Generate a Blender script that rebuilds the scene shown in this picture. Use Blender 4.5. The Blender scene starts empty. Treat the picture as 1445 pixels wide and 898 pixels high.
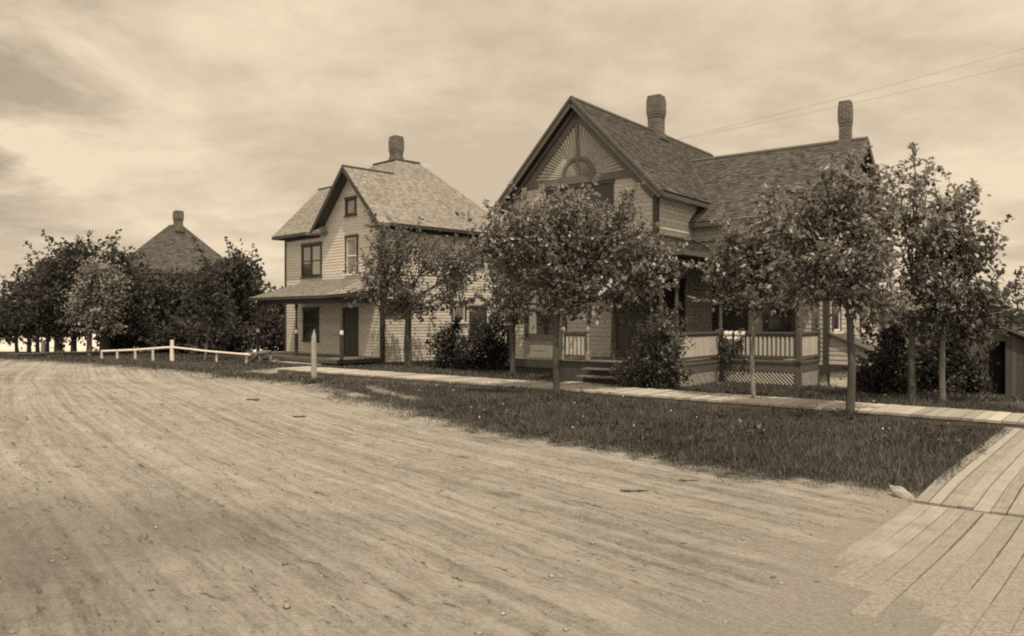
import bpy, math, random
import numpy as np
from mathutils import Vector, Matrix

random.seed(11)
rng = np.random.default_rng(5)
R = math.radians
scn = bpy.context.scene
col = scn.collection

F = 1100.0      # focal length in photo pixels
CX, HY = 722.5, 450.0
EYE = 1.9

def W(px, py, Y):
    return Vector(((px - CX) / F * Y, Y, EYE - (py - HY) / F * Y))

def G(px, py):
    """photo pixel -> point on the level ground"""
    Y = EYE * F / (py - HY)
    return ((px - CX) / F * Y, Y)

# ------------------------------------------------------------------ noise
def _hash(ix, iy, seed):
    h = (ix.astype(np.int64) * 374761393 + iy.astype(np.int64) * 668265263 + seed * 1442695041) & 0x7fffffff
    h = ((h ^ (h >> 13)) * 1274126177) & 0x7fffffff
    h = (h ^ (h >> 16)) & 0xffff
    return h / 65535.0

def vnoise(x, y, seed=0):
    x = np.asarray(x, float); y = np.asarray(y, float)
    ix = np.floor(x); iy = np.floor(y)
    fx = x - ix; fy = y - iy
    fx = fx * fx * (3 - 2 * fx); fy = fy * fy * (3 - 2 * fy)
    a = _hash(ix, iy, seed); b = _hash(ix + 1, iy, seed)
    c = _hash(ix, iy + 1, seed); d = _hash(ix + 1, iy + 1, seed)
    return (a * (1 - fx) + b * fx) * (1 - fy) + (c * (1 - fx) + d * fx) * fy

def fbm(x, y, seed=0, octs=4):
    t = 0; amp = .5; s = 0
    for k in range(octs):
        t = t + amp * vnoise(x * 2 ** k, y * 2 ** k, seed + k * 17); s += amp; amp *= .5
    return t / s

def sstep(a, b, x):
    t = np.clip((np.asarray(x, float) - a) / (np.asarray(b, float) - a), 0, 1)
    return t * t * (3 - 2 * t)

# ------------------------------------------------------------------ ground layout
ND = np.array([.634, .773])      # away from the street, across the boardwalk
ED = np.array([.773, -.634])     # along the boardwalk to the right
WALK0, WALK1 = 15.05, 16.45
CROSS_L, CROSS_R = -1.85, -.05

edge_px = [(1330, 722), (1290, 715), (1200, 702), (1100, 690), (1000, 672), (900, 652), (820, 640),
           (730, 625), (640, 612), (560, 595), (490, 577), (440, 559), (400, 549), (330, 543),
           (250, 537), (150, 524), (75, 518), (0, 513)]
EDGE = [np.array(G(*p)) for p in edge_px]
EDGE = [EDGE[0] + ED * 30 + ND * -1.0] + [EDGE[0] + ED * 2.2] + EDGE
d_ = EDGE[-1] - EDGE[-2]; d_ = d_ / np.linalg.norm(d_)
EDGE.append(EDGE[-1] + d_ * 15 + np.array([-3, 0])); EDGE.append(EDGE[-1] + np.array([-80, 22]))
EDGE = np.array(EDGE)

def edge_sw(x, y):
    """arc length along, signed distance (positive = road side) from the verge edge"""
    x = np.asarray(x, float); y = np.asarray(y, float)
    best = np.full(x.shape, 1e9); sg = np.ones(x.shape); S = np.zeros(x.shape); acc = 0
    for a, b in zip(EDGE[:-1], EDGE[1:]):
        d = b - a; L = np.hypot(*d); d = d / L
        t = np.clip((x - a[0]) * d[0] + (y - a[1]) * d[1], 0, L)
        qx = x - a[0] - d[0] * t; qy = y - a[1] - d[1] * t
        dist = np.hypot(qx, qy)
        side = d[0] * (y - a[1]) - d[1] * (x - a[0])   # >0 left of direction = street side
        m = dist < best
        best = np.where(m, dist, best); sg = np.where(m, np.where(side > 0, 1, -1), sg); S = np.where(m, acc + t, S)
        acc += L
    return S, best * sg

def rutco(x, y):
    """coordinates along and across the wheel ruts"""
    x = np.asarray(x, float); y = np.asarray(y, float)
    s2 = -.62 * x + .785 * y; w2 = .785 * x + .62 * y
    w2 = w2 + .35 * (fbm(s2 * .12, w2 * .2, 15, 2) - .5) - .0035 * np.clip(s2 - 8, 0, 40) ** 2
    return s2, w2

def height(x, y, detail=True):
    x = np.asarray(x, float); y = np.asarray(y, float)
    S, w = edge_sw(x, y)
    h = .27 * sstep(0, 6.5, w)
    h = h - .22 * sstep(8.5, 13, w)
    verge = sstep(0.0, -1.2, w)
    h = h + .05 * verge
    # far land falls away behind the fence on the left, gently behind the lots elsewhere
    h = h - 4.2 * sstep(37.5, 95, y + .10 * (x + 14)) * sstep(-9, -17, x)
    n = ND[0] * x + ND[1] * y
    h = h - 1.15 * sstep(17.0, 27, y) * sstep(6.5, 13, x)
    h = h - 2.5 * sstep(60, 200, y) * sstep(-17, 0, x)
    if detail:
        r = np.hypot(x, y)
        f = 1 - sstep(30, 60, r)
        n_ = ND[0] * x + ND[1] * y; e_ = ED[0] * x + ED[1] * y
        f = f * (1 - .97 * sstep(CROSS_L - .35, CROSS_L, e_) * sstep(3.2, 5.6, n_) * (n_ < 16))
        road = sstep(-.1, .5, w)
        S2, w2 = rutco(x, y)
        rut = fbm(w2 * 2.6, S2 * .10, 3, 3) - .5
        rut2 = fbm(w2 * 7, S2 * .45, 9, 3) - .5
        h = h + f * road * (.075 * rut + .035 * rut2 + .03 * (fbm(x * 5, y * 5, 21, 3) - .5))
        h = h + f * (1 - road) * (.06 * (fbm(x * 1.6, y * 1.6, 31, 3) - .5))
    return h

def H(x, y):
    return float(height(np.array([x]), np.array([y]))[0])

def grass_mask(x, y):
    x = np.asarray(x, float); y = np.asarray(y, float)
    S, w = edge_sw(x, y)
    jag = .55 * (fbm(S * .9, w * .5 + 3, 41, 3) - .5) + .35 * (fbm(x * 3, y * 3, 43, 3) - .5)
    m = sstep(.10, np.where(y > 0, -.75 - 1.0 * sstep(12, 17, y), -.75), w + 1.5 * jag + .5 * (fbm(x * 6, y * 6, 47, 2) - .5))
    n = ND[0] * x + ND[1] * y; e = ED[0] * x + ED[1] * y
    # sandy strips worn through the verge towards the far end
    worn = sstep(.50, .60, fbm(w * 1.1 + 5, S * .16, 57, 3)) * sstep(15.5, 18, y) * sstep(30, 24, y) * sstep(-2.3, -1.6, w)
    m = m * (1 - .9 * worn)
    # boardwalk bed
    onwalk = (n > WALK0 - .03) & (n < WALK1 + .03) & (e > -23) & (e < 30)
    oncross = (e > CROSS_L + .1) & (e < CROSS_R) & (n < WALK0)
    m = np.where(onwalk | oncross, 0, m)
    # paths to the two porches
    pA = (np.abs(e - (-11.9)) < .55) & (n > WALK1) & (n < 18.6)
    m = np.where(pA, m * .25, m)
    # worn earth in front of the far house's porch
    pB = sstep(1.7, .9, np.hypot((x + 7.6) / 1.3, y - 26.8))
    m = m * (1 - .85 * pB)
    # fields beyond
    return m

def field_mask(x, y):
    return sstep(60, 95, y + .1 * (x + 14)) * sstep(-12, -22, x)

# ------------------------------------------------------------------ materials
TI = (1.0, .957, .89)
def C(v, t=TI):
    return (v * t[0], v * t[1], v * t[2], 1)

class NT:
    def __init__(s, name):
        s.m = bpy.data.materials.new(name); s.m.use_nodes = True
        s.t = s.m.node_tree; s.b = s.t.nodes['Principled BSDF']; s.out = s.t.nodes['Material Output']
    def n(s, typ, **kw):
        nd = s.t.nodes.new(typ)
        for k, v in kw.items():
            if k.startswith('i_'):
                key = k[2:]
                nd.inputs[int(key) if key.isdigit() else key].default_value = v
            else: setattr(nd, k, v)
        return nd
    def l(s, a, b): s.t.links.new(a, b)
    def math(s, op, a, b=None, clamp=False):
        nd = s.n('ShaderNodeMath', operation=op, use_clamp=clamp)
        for i, q in enumerate((a, b)):
            if q is None: continue
            if isinstance(q, (int, float)): nd.inputs[i].default_value = q
            else: s.l(q, nd.inputs[i])
        return nd.outputs[0]
    def noise(s, vec, scale, detail=4, rough=.55):
        nd = s.n('ShaderNodeTexNoise', i_Scale=scale, i_Detail=detail, i_Roughness=rough)
        if vec is not None: s.l(vec, nd.inputs['Vector'])
        return nd.outputs['Fac']
    def ramp(s, fac, stops):
        nd = s.n('ShaderNodeValToRGB'); el = nd.color_ramp.elements
        while len(el) < len(stops): el.new(.5)
        for e, (p, v) in zip(el, stops):
            e.position = p; e.color = C(v) if isinstance(v, (int, float)) else v
        s.l(fac, nd.inputs[0]); return nd.outputs[0]
    def mapv(s, vec, scale):
        nd = s.n('ShaderNodeMapping'); nd.inputs['Scale'].default_value = scale
        s.l(vec, nd.inputs['Vector']); return nd.outputs[0]
    def mix(s, fac, a, b, typ='MIX'):
        nd = s.n('ShaderNodeMix', data_type='RGBA', blend_type=typ)
        for i, q in ((0, fac), (6, a), (7, b)):
            if isinstance(q, (int, float)): nd.inputs[i].default_value = q
            elif isinstance(q, tuple): nd.inputs[i].default_value = q
            else: s.l(q, nd.inputs[i])
        return nd.outputs[2]
    def bump(s, h, strength, dist=.02, normal=None):
        nd = s.n('ShaderNodeBump', i_Strength=strength, i_Distance=dist)
        s.l(h, nd.inputs['Height'])
        if normal is not None: s.l(normal, nd.inputs['Normal'])
        s.l(nd.outputs[0], s.b.inputs['Normal']); return nd.outputs[0]
    def attr(s, name):
        return s.n('ShaderNodeAttribute', attribute_name=name).outputs
    def obj(s): return s.n('ShaderNodeTexCoord').outputs['Object']

def mat_wood(name, v, rough=.75, grain=.35, var=.35, spec=.25):
    """painted or bare boards: face attribute 'tone' varies each board"""
    q = NT(name); o = q.obj()
    n1 = q.noise(q.mapv(o, (3, 3, 3)), 2.2, 5)
    n2 = q.noise(q.mapv(o, (.7, .7, 34)), 1.5, 4)
    t = q.attr('tone')['Fac']
    f = q.math('ADD', q.math('MULTIPLY', n1, .55), q.math('MULTIPLY', n2, .45))
    c1 = q.ramp(f, [(.25, v * (1 - grain)), (.5, v), (.75, v * (1 + grain * .5))])
    k = q.math('ADD', q.math('MULTIPLY', t, var), 1 - var * .5)
    cc = q.n('ShaderNodeCombineColor'); [q.l(k, cc.inputs[i]) for i in range(3)]
    q.l(q.mix(1.0, c1, cc.outputs[0], 'MULTIPLY'), q.b.inputs['Base Color'])
    q.b.inputs['Roughness'].default_value = rough
    q.b.inputs['Specular IOR Level'].default_value = spec
    q.bump(n2, .25, .01)
    return q.m

def mat_leaf(name, top, under, rough=.42, var=.9, spec=.5):
    q = NT(name); t = q.attr('tone')['Fac']
    k = q.math('ADD', q.math('MULTIPLY', t, var), 1 - var * .5)
    cc = q.n('ShaderNodeCombineColor'); [q.l(k, cc.inputs[i]) for i in range(3)]
    bf = q.n('ShaderNodeNewGeometry').outputs['Backfacing']
    base = q.mix(bf, C(top), C(under))
    colr = q.mix(1.0, base, cc.outputs[0], 'MULTIPLY')
    q.l(colr, q.b.inputs['Base Color'])
    q.b.inputs['Roughness'].default_value = rough
    q.b.inputs['Specular IOR Level'].default_value = spec
    tr = q.n('ShaderNodeBsdfTranslucent'); q.l(colr, tr.inputs['Color'])
    mx = q.n('ShaderNodeMixShader', i_Fac=.30)
    q.l(q.b.outputs[0], mx.inputs[1]); q.l(tr.outputs[0], mx.inputs[2]); q.l(mx.outputs[0], q.out.inputs['Surface'])
    return q.m

def mat_plain(name, v, rough=.7, nscale=6, amt=.3, bump=.3, spec=.3):
    q = NT(name); o = q.obj()
    n = q.noise(o, nscale, 6, .6)
    q.l(q.ramp(n, [(.25, v * (1 - amt)), (.75, v * (1 + amt))]), q.b.inputs['Base Color'])
    q.b.inputs['Roughness'].default_value = rough; q.b.inputs['Specular IOR Level'].default_value = spec
    q.bump(q.noise(o, nscale * 5, 4), bump, .02)
    return q.m

def mat_bark(name, v):
    q = NT(name); o = q.obj()
    n = q.noise(q.mapv(o, (14, 14, 3)), 2, 6, .65); n2 = q.noise(o, 2.0, 3)
    f = q.math('ADD', q.math('MULTIPLY', n, .6), q.math('MULTIPLY', n2, .4))
    q.l(q.ramp(f, [(.3, v * .45), (.55, v), (.72, v * 1.7)]), q.b.inputs['Base Color'])
    q.b.inputs['Roughness'].default_value = .9; q.bump(n, .7, .03)
    return q.m

def mat_glass(name, v, rough=.08):
    q = NT(name); o = q.obj()
    n = q.noise(o, 1.3, 2)
    q.l(q.ramp(n, [(.3, v * .6), (.7, v * 1.3)]), q.b.inputs['Base Color'])
    q.b.inputs['Roughness'].default_value = rough; q.b.inputs['Specular IOR Level'].default_value = .6
    q.bump(n, .05, .02)
    return q.m

def mat_brick(name, v):
    q = NT(name); o = q.obj()
    sx = q.n('ShaderNodeSeparateXYZ'); q.l(o, sx.inputs[0])
    cx = q.n('ShaderNodeCombineXYZ'); q.l(q.math('ADD', sx.outputs[0], sx.outputs[1]), cx.inputs[0]); q.l(sx.outputs[2], cx.inputs[1])
    br = q.n('ShaderNodeTexBrick', i_Scale=1.0); br.inputs['Brick Width'].default_value = .21; br.inputs['Row Height'].default_value = .075
    br.inputs['Mortar Size'].default_value = .009
    br.inputs['Color1'].default_value = C(v * .7); br.inputs['Color2'].default_value = C(v * 1.3); br.inputs['Mortar'].default_value = C(v * 2.0)
    q.l(cx.outputs[0], br.inputs['Vector'])
    n = q.noise(o, 3, 5)
    q.l(q.mix(.55, br.outputs['Color'], q.ramp(n, [(.3, .5), (.7, 1.3)]), 'MULTIPLY'), q.b.inputs['Base Color'])
    q.b.inputs['Roughness'].default_value = .9; q.bump(br.outputs['Fac'], -.4, .01)
    return q.m

def mat_ground():
    q = NT('ground_earth'); o = q.obj()
    sw = q.attr('roadco')['Vector']; gm = q.attr('grassmask')['Fac']; fm = q.attr('fieldmask')['Fac']
    wob = q.n('ShaderNodeVectorMath', operation='MULTIPLY_ADD'); nz = q.n('ShaderNodeTexNoise', i_Scale=.8, i_Detail=3)
    q.l(o, nz.inputs['Vector']); q.l(nz.outputs['Color'], wob.inputs[0]); wob.inputs[1].default_value = (.5, .5, 0); q.l(sw, wob.inputs[2]); sv = wob.outputs[0]
    st1 = q.noise(q.mapv(sv, (.16, 2.4, 1)), 1.0, 5, .6)
    st2 = q.noise(q.mapv(sv, (1.3, 10.0, 1)), 1.0, 5, .65)
    st3 = q.noise(q.mapv(sv, (7, 30, 1)), 1.0, 5, .75)
    bl = q.noise(o, .35, 6, .68); med = q.noise(o, 3.2, 7, .72); fine = q.noise(o, 26, 8, .85); grit = q.noise(o, 110, 4, .8)
    def wsum(*p):
        r = None
        for w_, k_ in p:
            m_ = q.math('MULTIPLY', k_, w_); r = m_ if r is None else q.math('ADD', r, m_)
        return r
    rut = q.noise(q.mapv(sw, (.06, 5.6, 1)), 1.0, 8, .66)
    f = wsum((.26, rut), (.06, st1), (.10, st2), (.12, st3), (.13, bl), (.11, med), (.22, fine))
    dirt0 = q.ramp(f, [(.40, .085), (.45, .175), (.495, .26), (.55, .36)])
    cl = q.math('MULTIPLY', st3, st2)
    dirt = q.mix(q.ramp(cl, [(.145, (1, 1, 1, 1)), (.19, (0, 0, 0, 1))]), dirt0, C(.09))
    du = q.attr('dusty')['Fac']; dp = q.attr('vignette')['Fac']
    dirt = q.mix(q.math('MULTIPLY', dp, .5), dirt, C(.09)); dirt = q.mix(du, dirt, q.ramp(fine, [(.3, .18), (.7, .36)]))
    gcol = q.ramp(q.math('ADD', q.math('MULTIPLY', fine, .6), q.math('MULTIPLY', q.noise(o, .035, 6, .6), .4)), [(.3, .025), (.5, .06), (.65, .15)])
    fcol = q.ramp(q.noise(o, .04, 4), [(.3, .45), (.7, .62)])
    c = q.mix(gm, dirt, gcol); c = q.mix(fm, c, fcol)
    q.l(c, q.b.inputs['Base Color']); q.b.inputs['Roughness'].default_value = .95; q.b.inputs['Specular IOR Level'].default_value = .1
    hgt = q.math('ADD', q.math('MULTIPLY', st2, 1.0), q.math('ADD', q.math('MULTIPLY', fine, .6), q.math('MULTIPLY', grit, .3)))
    q.bump(hgt, .8, .05)
    return q.m

def mat_tone(name, lo, hi, rough=.9, nscale=9, spec=.15, streak=(1, 1, 1)):
    """shingles, planks and grass: each piece has its own tone"""
    q = NT(name); o = q.obj(); t = q.attr('tone')['Fac']
    n = q.noise(q.mapv(o, streak), nscale, 5, .6)
    big = q.noise(o, .6, 4, .6)
    f = q.math('ADD', q.math('MULTIPLY', t, .5), q.math('ADD', q.math('MULTIPLY', n, .28), q.math('MULTIPLY', big, .22)))
    q.l(q.ramp(f, [(.15, lo), (.5, (lo + hi) / 2), (.85, hi)]), q.b.inputs['Base Color'])
    q.b.inputs['Roughness'].default_value = rough; q.b.inputs['Specular IOR Level'].default_value = spec
    q.bump(n, .35, .01)
    return q.m

M = {}
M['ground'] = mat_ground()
M['sidingA'] = mat_wood('tan_painted_siding', .44, .7, .30, .30)
M['sidingB'] = mat_wood('pale_painted_siding', .54, .65, .26, .26)
M['trimA'] = mat_wood('dark_trim_paint', .06, .55, .3, .2)
M['trimB'] = mat_wood('brown_trim_paint', .055, .55, .3, .2)
M['trimGable'] = mat_wood('gable_trim_paint', .13, .6, .3, .2)
M['trimMid'] = mat_wood('mid_trim_paint', .10, .6, .3, .2)
M['white'] = mat_wood('white_paint', .72, .55, .15, .12)
M['baluster'] = mat_wood('pale_baluster_paint', .52, .6, .2, .2)
M['newel'] = mat_wood('worn_newel_paint', .28, .6, .3, .2)
M['porchfloor'] = mat_wood('grey_porch_boards', .16, .7, .3, .3)
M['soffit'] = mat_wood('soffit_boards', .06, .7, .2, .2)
M['shingleA'] = mat_tone('dark_weathered_shingles', .028, .13, .9, 5, .15, (1, 1, 1))
M['shingleB'] = mat_tone('pale_cedar_shingles', .13, .32, .85, 5, .15)
M['shingleC'] = mat_tone('old_brown_shingles', .035, .12, .9, 5)
M['plank'] = mat_tone('weathered_planks', .20, .42, .85, 7, .15, (1, 1, 1))
M['grass'] = mat_tone('grass_blades', .008, .155, .6, 1.2, .3)
def mat_dusty():
    q = NT('dust_covered_planks'); o = q.obj(); t = q.attr('tone')['Fac']
    rt = q.n('ShaderNodeMapping'); rt.inputs['Rotation'].default_value = (0, 0, -math.atan2(ND[1], ND[0])); q.l(o, rt.inputs['Vector'])
    g1 = q.noise(q.mapv(rt.outputs[0], (1.2, 22, 1)), 1.6, 6, .65); g2 = q.noise(q.mapv(rt.outputs[0], (4, 70, 1)), 1.5, 4, .7)
    big = q.noise(o, 1.4, 6, .65); fine = q.noise(o, 34, 4, .7); st = q.noise(o, 5, 5, .7)
    f = q.math('ADD', q.math('MULTIPLY', t, .14), q.math('ADD', q.math('MULTIPLY', g1, .32), q.math('ADD', q.math('MULTIPLY', g2, .26), q.math('MULTIPLY', st, .28))))
    wood = q.ramp(f, [(.30, .08), (.40, .19), (.50, .26), (.65, .33)])
    dust = q.ramp(fine, [(.3, .14), (.7, .30)])
    sx = q.n('ShaderNodeSeparateXYZ'); q.l(rt.outputs[0], sx.inputs[0])
    grow = q.math('MULTIPLY', q.math('SUBTRACT', 9.2, sx.outputs[0]), .075)
    q.l(q.mix(q.ramp(q.math('ADD', big, grow), [(.50, (0, 0, 0, 1)), (.74, (1, 1, 1, 1))]), wood, dust), q.b.inputs['Base Color'])
    q.b.inputs['Roughness'].default_value = .95; q.b.inputs['Specular IOR Level'].default_value = .1; q.bump(q.math('ADD', g1, fine), .5, .02); return q.m
M['plank_dusty'] = mat_dusty()
M['clod'] = mat_tone('dirt_clods', .10, .34, .95, 20)
M['stalk'] = mat_tone('dry_stalks', .14, .40, .8, 3)
M['brick'] = mat_brick('old_brick', .10)
def mat_stone():
    q = NT('whitewashed_stone'); o = q.obj()
    v = q.n('ShaderNodeTexVoronoi', i_Scale=4.2); q.l(o, v.inputs['Vector'])
    n = q.noise(o, 3, 5, .6)
    d = q.math('ADD', v.outputs['Distance'], q.math('MULTIPLY', n, .35))
    q.l(q.mix(q.ramp(d, [(.27, (1, 1, 1, 1)), (.33, (0, 0, 0, 1))]), q.ramp(n, [(.3, .5), (.7, .78)]), C(.04)), q.b.inputs['Base Color'])
    q.b.inputs['Roughness'].default_value = .95; q.bump(d, .6, .05); return q.m
M['stone'] = mat_stone()
M['darkstone'] = mat_plain('grey_fieldstone', .12, .9, 4, .4, .5)
M['footing'] = mat_plain('dark_footing', .05, .9, 3, .3, .4)
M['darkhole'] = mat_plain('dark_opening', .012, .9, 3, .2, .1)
M['glass_dark'] = mat_glass('dark_window_glass', .03)
M['glass_pale'] = mat_glass('pale_blind_behind_glass', .22, .15)
M['curtain'] = mat_wood('curtain_cloth', .40, .9, .3, .2)
M['door'] = mat_wood('dark_door', .07, .5, .3, .2)
M['bark'] = mat_bark('bark', .075)
M['bark_pale'] = mat_bark('pale_bark', .15)
M['bark_light'] = mat_bark('light_bark', .26)
M['leaf'] = mat_leaf('maple_leaves', .072, .22)
M['leaf_silver'] = mat_leaf('silver_backed_leaves', .088, .42, .36)
M['leaf_dark'] = mat_leaf('dense_dark_leaves', .022, .06, .5, .9, .35)
M['leaf_far'] = mat_leaf('distant_leaves', .040, .10, .55, 1.0, .3)
M['old_wood'] = mat_wood('weathered_post_wood', .33, .9, .5, .3, .1)
M['log'] = mat_wood('grey_log_wood', .16, .9, .5, .3, .1)
M['dark_rail'] = mat_wood('dark_rail_wood', .07, .9, .4, .3, .1)
M['board_shed'] = mat_wood('bare_shed_boards', .09, .9, .45, .5, .1)
M['rock'] = mat_plain('pale_rock', .30, .9, 5, .3, .6)
M['wire'] = mat_plain('wire', .12, .5, 3, .1, .1)
M['pipe'] = mat_plain('rusty_pipe', .06, .8, 6, .4, .3)

# ------------------------------------------------------------------ mesh builder
class MB:
    def __init__(s): s.v = []; s.f = []; s.t = []
    def face(s, pts, tone=None):
        i = len(s.v); s.v += [tuple(p) for p in pts]; s.f.append(tuple(range(i, i + len(pts))))
        s.t.append(random.random() if tone is None else tone)
    def box(s, x0, x1, y0, y1, z0, z1, tone=None):
        if x0 > x1: x0, x1 = x1, x0
        if y0 > y1: y0, y1 = y1, y0
        if z0 > z1: z0, z1 = z1, z0
        t = random.random() if tone is None else tone
        i = len(s.v)
        s.v += [(x0, y0, z0), (x1, y0, z0), (x1, y1, z0), (x0, y1, z0), (x0, y0, z1), (x1, y0, z1), (x1, y1, z1), (x0, y1, z1)]
        for f in ((0, 3, 2, 1), (4, 5, 6, 7), (0, 1, 5, 4), (1, 2, 6, 5), (2, 3, 7, 6), (3, 0, 4, 7)):
            s.f.append(tuple(i + k for k in f)); s.t.append(t)
    def beam(s, p, q, w, h, up=(0, 0, 1), tone=None):
        """bar of width w (sideways) and height h (along up) from p to q"""
        p = Vector(p); q = Vector(q); d = (q - p).normalized(); up = Vector(up)
        sd = d.cross(up); sd = sd.normalized() if sd.length > 1e-6 else Vector((1, 0, 0)); u = sd.cross(d).normalized()
        t = random.random() if tone is None else tone
        i = len(s.v)
        for c in (p, q):
            for a, b in ((-1, -1), (1, -1), (1, 1), (-1, 1)):
                s.v.append(tuple(c + sd * (a * w / 2) + u * (b * h / 2)))
        for f in ((0, 1, 2, 3), (7, 6, 5, 4), (0, 4, 5, 1), (1, 5, 6, 2), (2, 6, 7, 3), (3, 7, 4, 0)):
            s.f.append(tuple(i + k for k in f)); s.t.append(t)
    def tube(s, pts, rad, n=8, cap=True):
        pts = [Vector(p) for p in pts]
        if isinstance(rad, (int, float)): rad = [rad] * len(pts)
        t = random.random(); base = len(s.v)
        ref = Vector((1, 0, 0))
        for k, p in enumerate(pts):
            d = (pts[min(k + 1, len(pts) - 1)] - pts[max(k - 1, 0)])
            d = d.normalized() if d.length > 1e-9 else Vector((0, 0, 1))
            a = d.cross(ref)
            if a.length < .1: a = d.cross(Vector((0, 1, 0)))
            a.normalize(); b = d.cross(a)
            for j in range(n):
                th = 2 * math.pi * j / n
                s.v.append(tuple(p + (a * math.cos(th) + b * math.sin(th)) * rad[k]))
        for k in range(len(pts) - 1):
            for j in range(n):
                a0 = base + k * n + j; a1 = base + k * n + (j + 1) % n
                s.f.append((a0, a1, a1 + n, a0 + n)); s.t.append(t)
        if cap:
            s.f.append(tuple(base + j for j in range(n))[::-1]); s.t.append(t)
            s.f.append(tuple(base + (len(pts) - 1) * n + j for j in range(n))); s.t.append(t)
    def lathe(s, c, prof, n=12):
        """prof: (radius, z) from the bottom up"""
        s.tube([(c[0], c[1], c[2] + z) for r, z in prof], [max(r, .001) for r, z in prof], n)
    def build(s, name, mat, parent=None, smooth=False):
        me = bpy.data.meshes.new(name); me.from_pydata(s.v, [], s.f)
        a = me.attributes.new('tone', 'FLOAT', 'FACE'); a.data.foreach_set('value', np.array(s.t, dtype=np.float32))
        me.materials.append(mat)
        if smooth: me.polygons.foreach_set('use_smooth', np.ones(len(s.f), dtype=bool))
        me.update()
        o = bpy.data.objects.new(name, me); col.objects.link(o)
        if parent: o.parent = parent
        return o

def np_mesh(name, verts, faces, mat, tone=None, parent=None, smooth=False):
    """verts (n,3), faces (m,k)"""
    me = bpy.data.meshes.new(name); m, k = faces.shape
    me.vertices.add(len(verts)); me.vertices.foreach_set('co', verts.astype(np.float32).ravel())
    me.loops.add(m * k); me.loops.foreach_set('vertex_index', faces.astype(np.int32).ravel())
    me.polygons.add(m); me.polygons.foreach_set('loop_start', np.arange(0, m * k, k, dtype=np.int32))
    me.polygons.foreach_set('loop_total', np.full(m, k, dtype=np.int32))
    if smooth: me.polygons.foreach_set('use_smooth', np.ones(m, dtype=bool))
    me.update(calc_edges=True)
    if tone is not None:
        a = me.attributes.new('tone', 'FLOAT', 'FACE'); a.data.foreach_set('value', tone.astype(np.float32))
    me.materials.append(mat)
    o = bpy.data.objects.new(name, me); col.objects.link(o)
    if parent: o.parent = parent
    return o

def tag(o, label=None, cat=None, group=None, kind=None):
    if label: o['label'] = label
    if cat: o['category'] = cat
    if group: o['group'] = group
    if kind: o['kind'] = kind
    return o

def empty(name, loc, rz=0):
    e = bpy.data.objects.new(name, None); col.objects.link(e); e.location = loc; e.rotation_euler = (0, 0, rz)
    e.empty_display_size = .3
    return e

def clip(poly, a, b, c):
    """keep a*x+b*y<=c of a 2-D polygon"""
    out = []
    for i in range(len(poly)):
        p, q = poly[i], poly[(i + 1) % len(poly)]
        dp = a * p[0] + b * p[1] - c; dq = a * q[0] + b * q[1] - c
        if dp <= 0: out.append(p)
        if (dp < 0 < dq) or (dq < 0 < dp):
            t = dp / (dp - dq); out.append((p[0] + (q[0] - p[0]) * t, p[1] + (q[1] - p[1]) * t))
    return out

def area(p):
    return abs(sum(p[i][0] * p[(i + 1) % len(p)][1] - p[(i + 1) % len(p)][0] * p[i][1] for i in range(len(p)))) / 2

def PT(plane, a, z, o):
    k, c = plane
    return {'f': (a, c - o, z), 'b': (-a, c + o, z), 's': (c + o, a, z), 'l': (c - o, -a, z)}[k]

def clapboard(mb, plane, poly, openings=(), pitch=.125):
    """lapped boards on a wall polygon given in (a, z); real ledges"""
    # solid backing
    mb.face([PT(plane, a, z, -.03) for a, z in poly], .5)
    z0 = min(p[1] for p in poly); z1 = max(p[1] for p in poly)
    k = 0
    while z0 + k * pitch < z1:
        b0, b1 = z0 + k * pitch, z0 + (k + 1) * pitch; k += 1
        cuts = sorted({b0, b1} | {z for o in openings for z in (o[2], o[3]) if b0 < z < b1})
        tone = .5 + random.gauss(0, .16)
        for c0, c1 in zip(cuts[:-1], cuts[1:]):
            band = clip(clip(poly, 0, -1, -c0), 0, 1, c1 - (.004 if c1 == b1 else 0))
            if len(band) < 3: continue
            pieces = [band]
            for (a0, a1, oz0, oz1) in openings:
                if oz0 >= c1 - 1e-6 or oz1 <= c0 + 1e-6: continue
                new = []
                for pc in pieces:
                    for r in (clip(pc, 1, 0, a0), clip(pc, -1, 0, -a1)):
                        if len(r) > 2 and area(r) > 1e-5: new.append(r)
                pieces = new
            for pc in pieces:
                if len(pc) < 3 or area(pc) < 1e-5: continue
                off = lambda z: .018 - .013 * (z - b0) / pitch
                mb.face([PT(plane, a, z, off(z)) for a, z in pc], tone)
                lo = [p for p in pc if abs(p[1] - c0) < 1e-6]
                if len(lo) >= 2 and c0 == b0:
                    l0 = min(lo); l1 = max(lo)
                    mb.face([PT(plane, l0[0], c0, -.02), PT(plane, l1[0], c0, -.02), PT(plane, l1[0], c0, .018), PT(plane, l0[0], c0, .018)], tone)

def pbox(mb, plane, a0, a1, z0, z1, o0, o1, tone=None):
    p = PT(plane, a0, z0, o0); q = PT(plane, a1, z1, o1)
    mb.box(p[0], q[0], p[1], q[1], p[2], q[2], tone)

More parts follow.
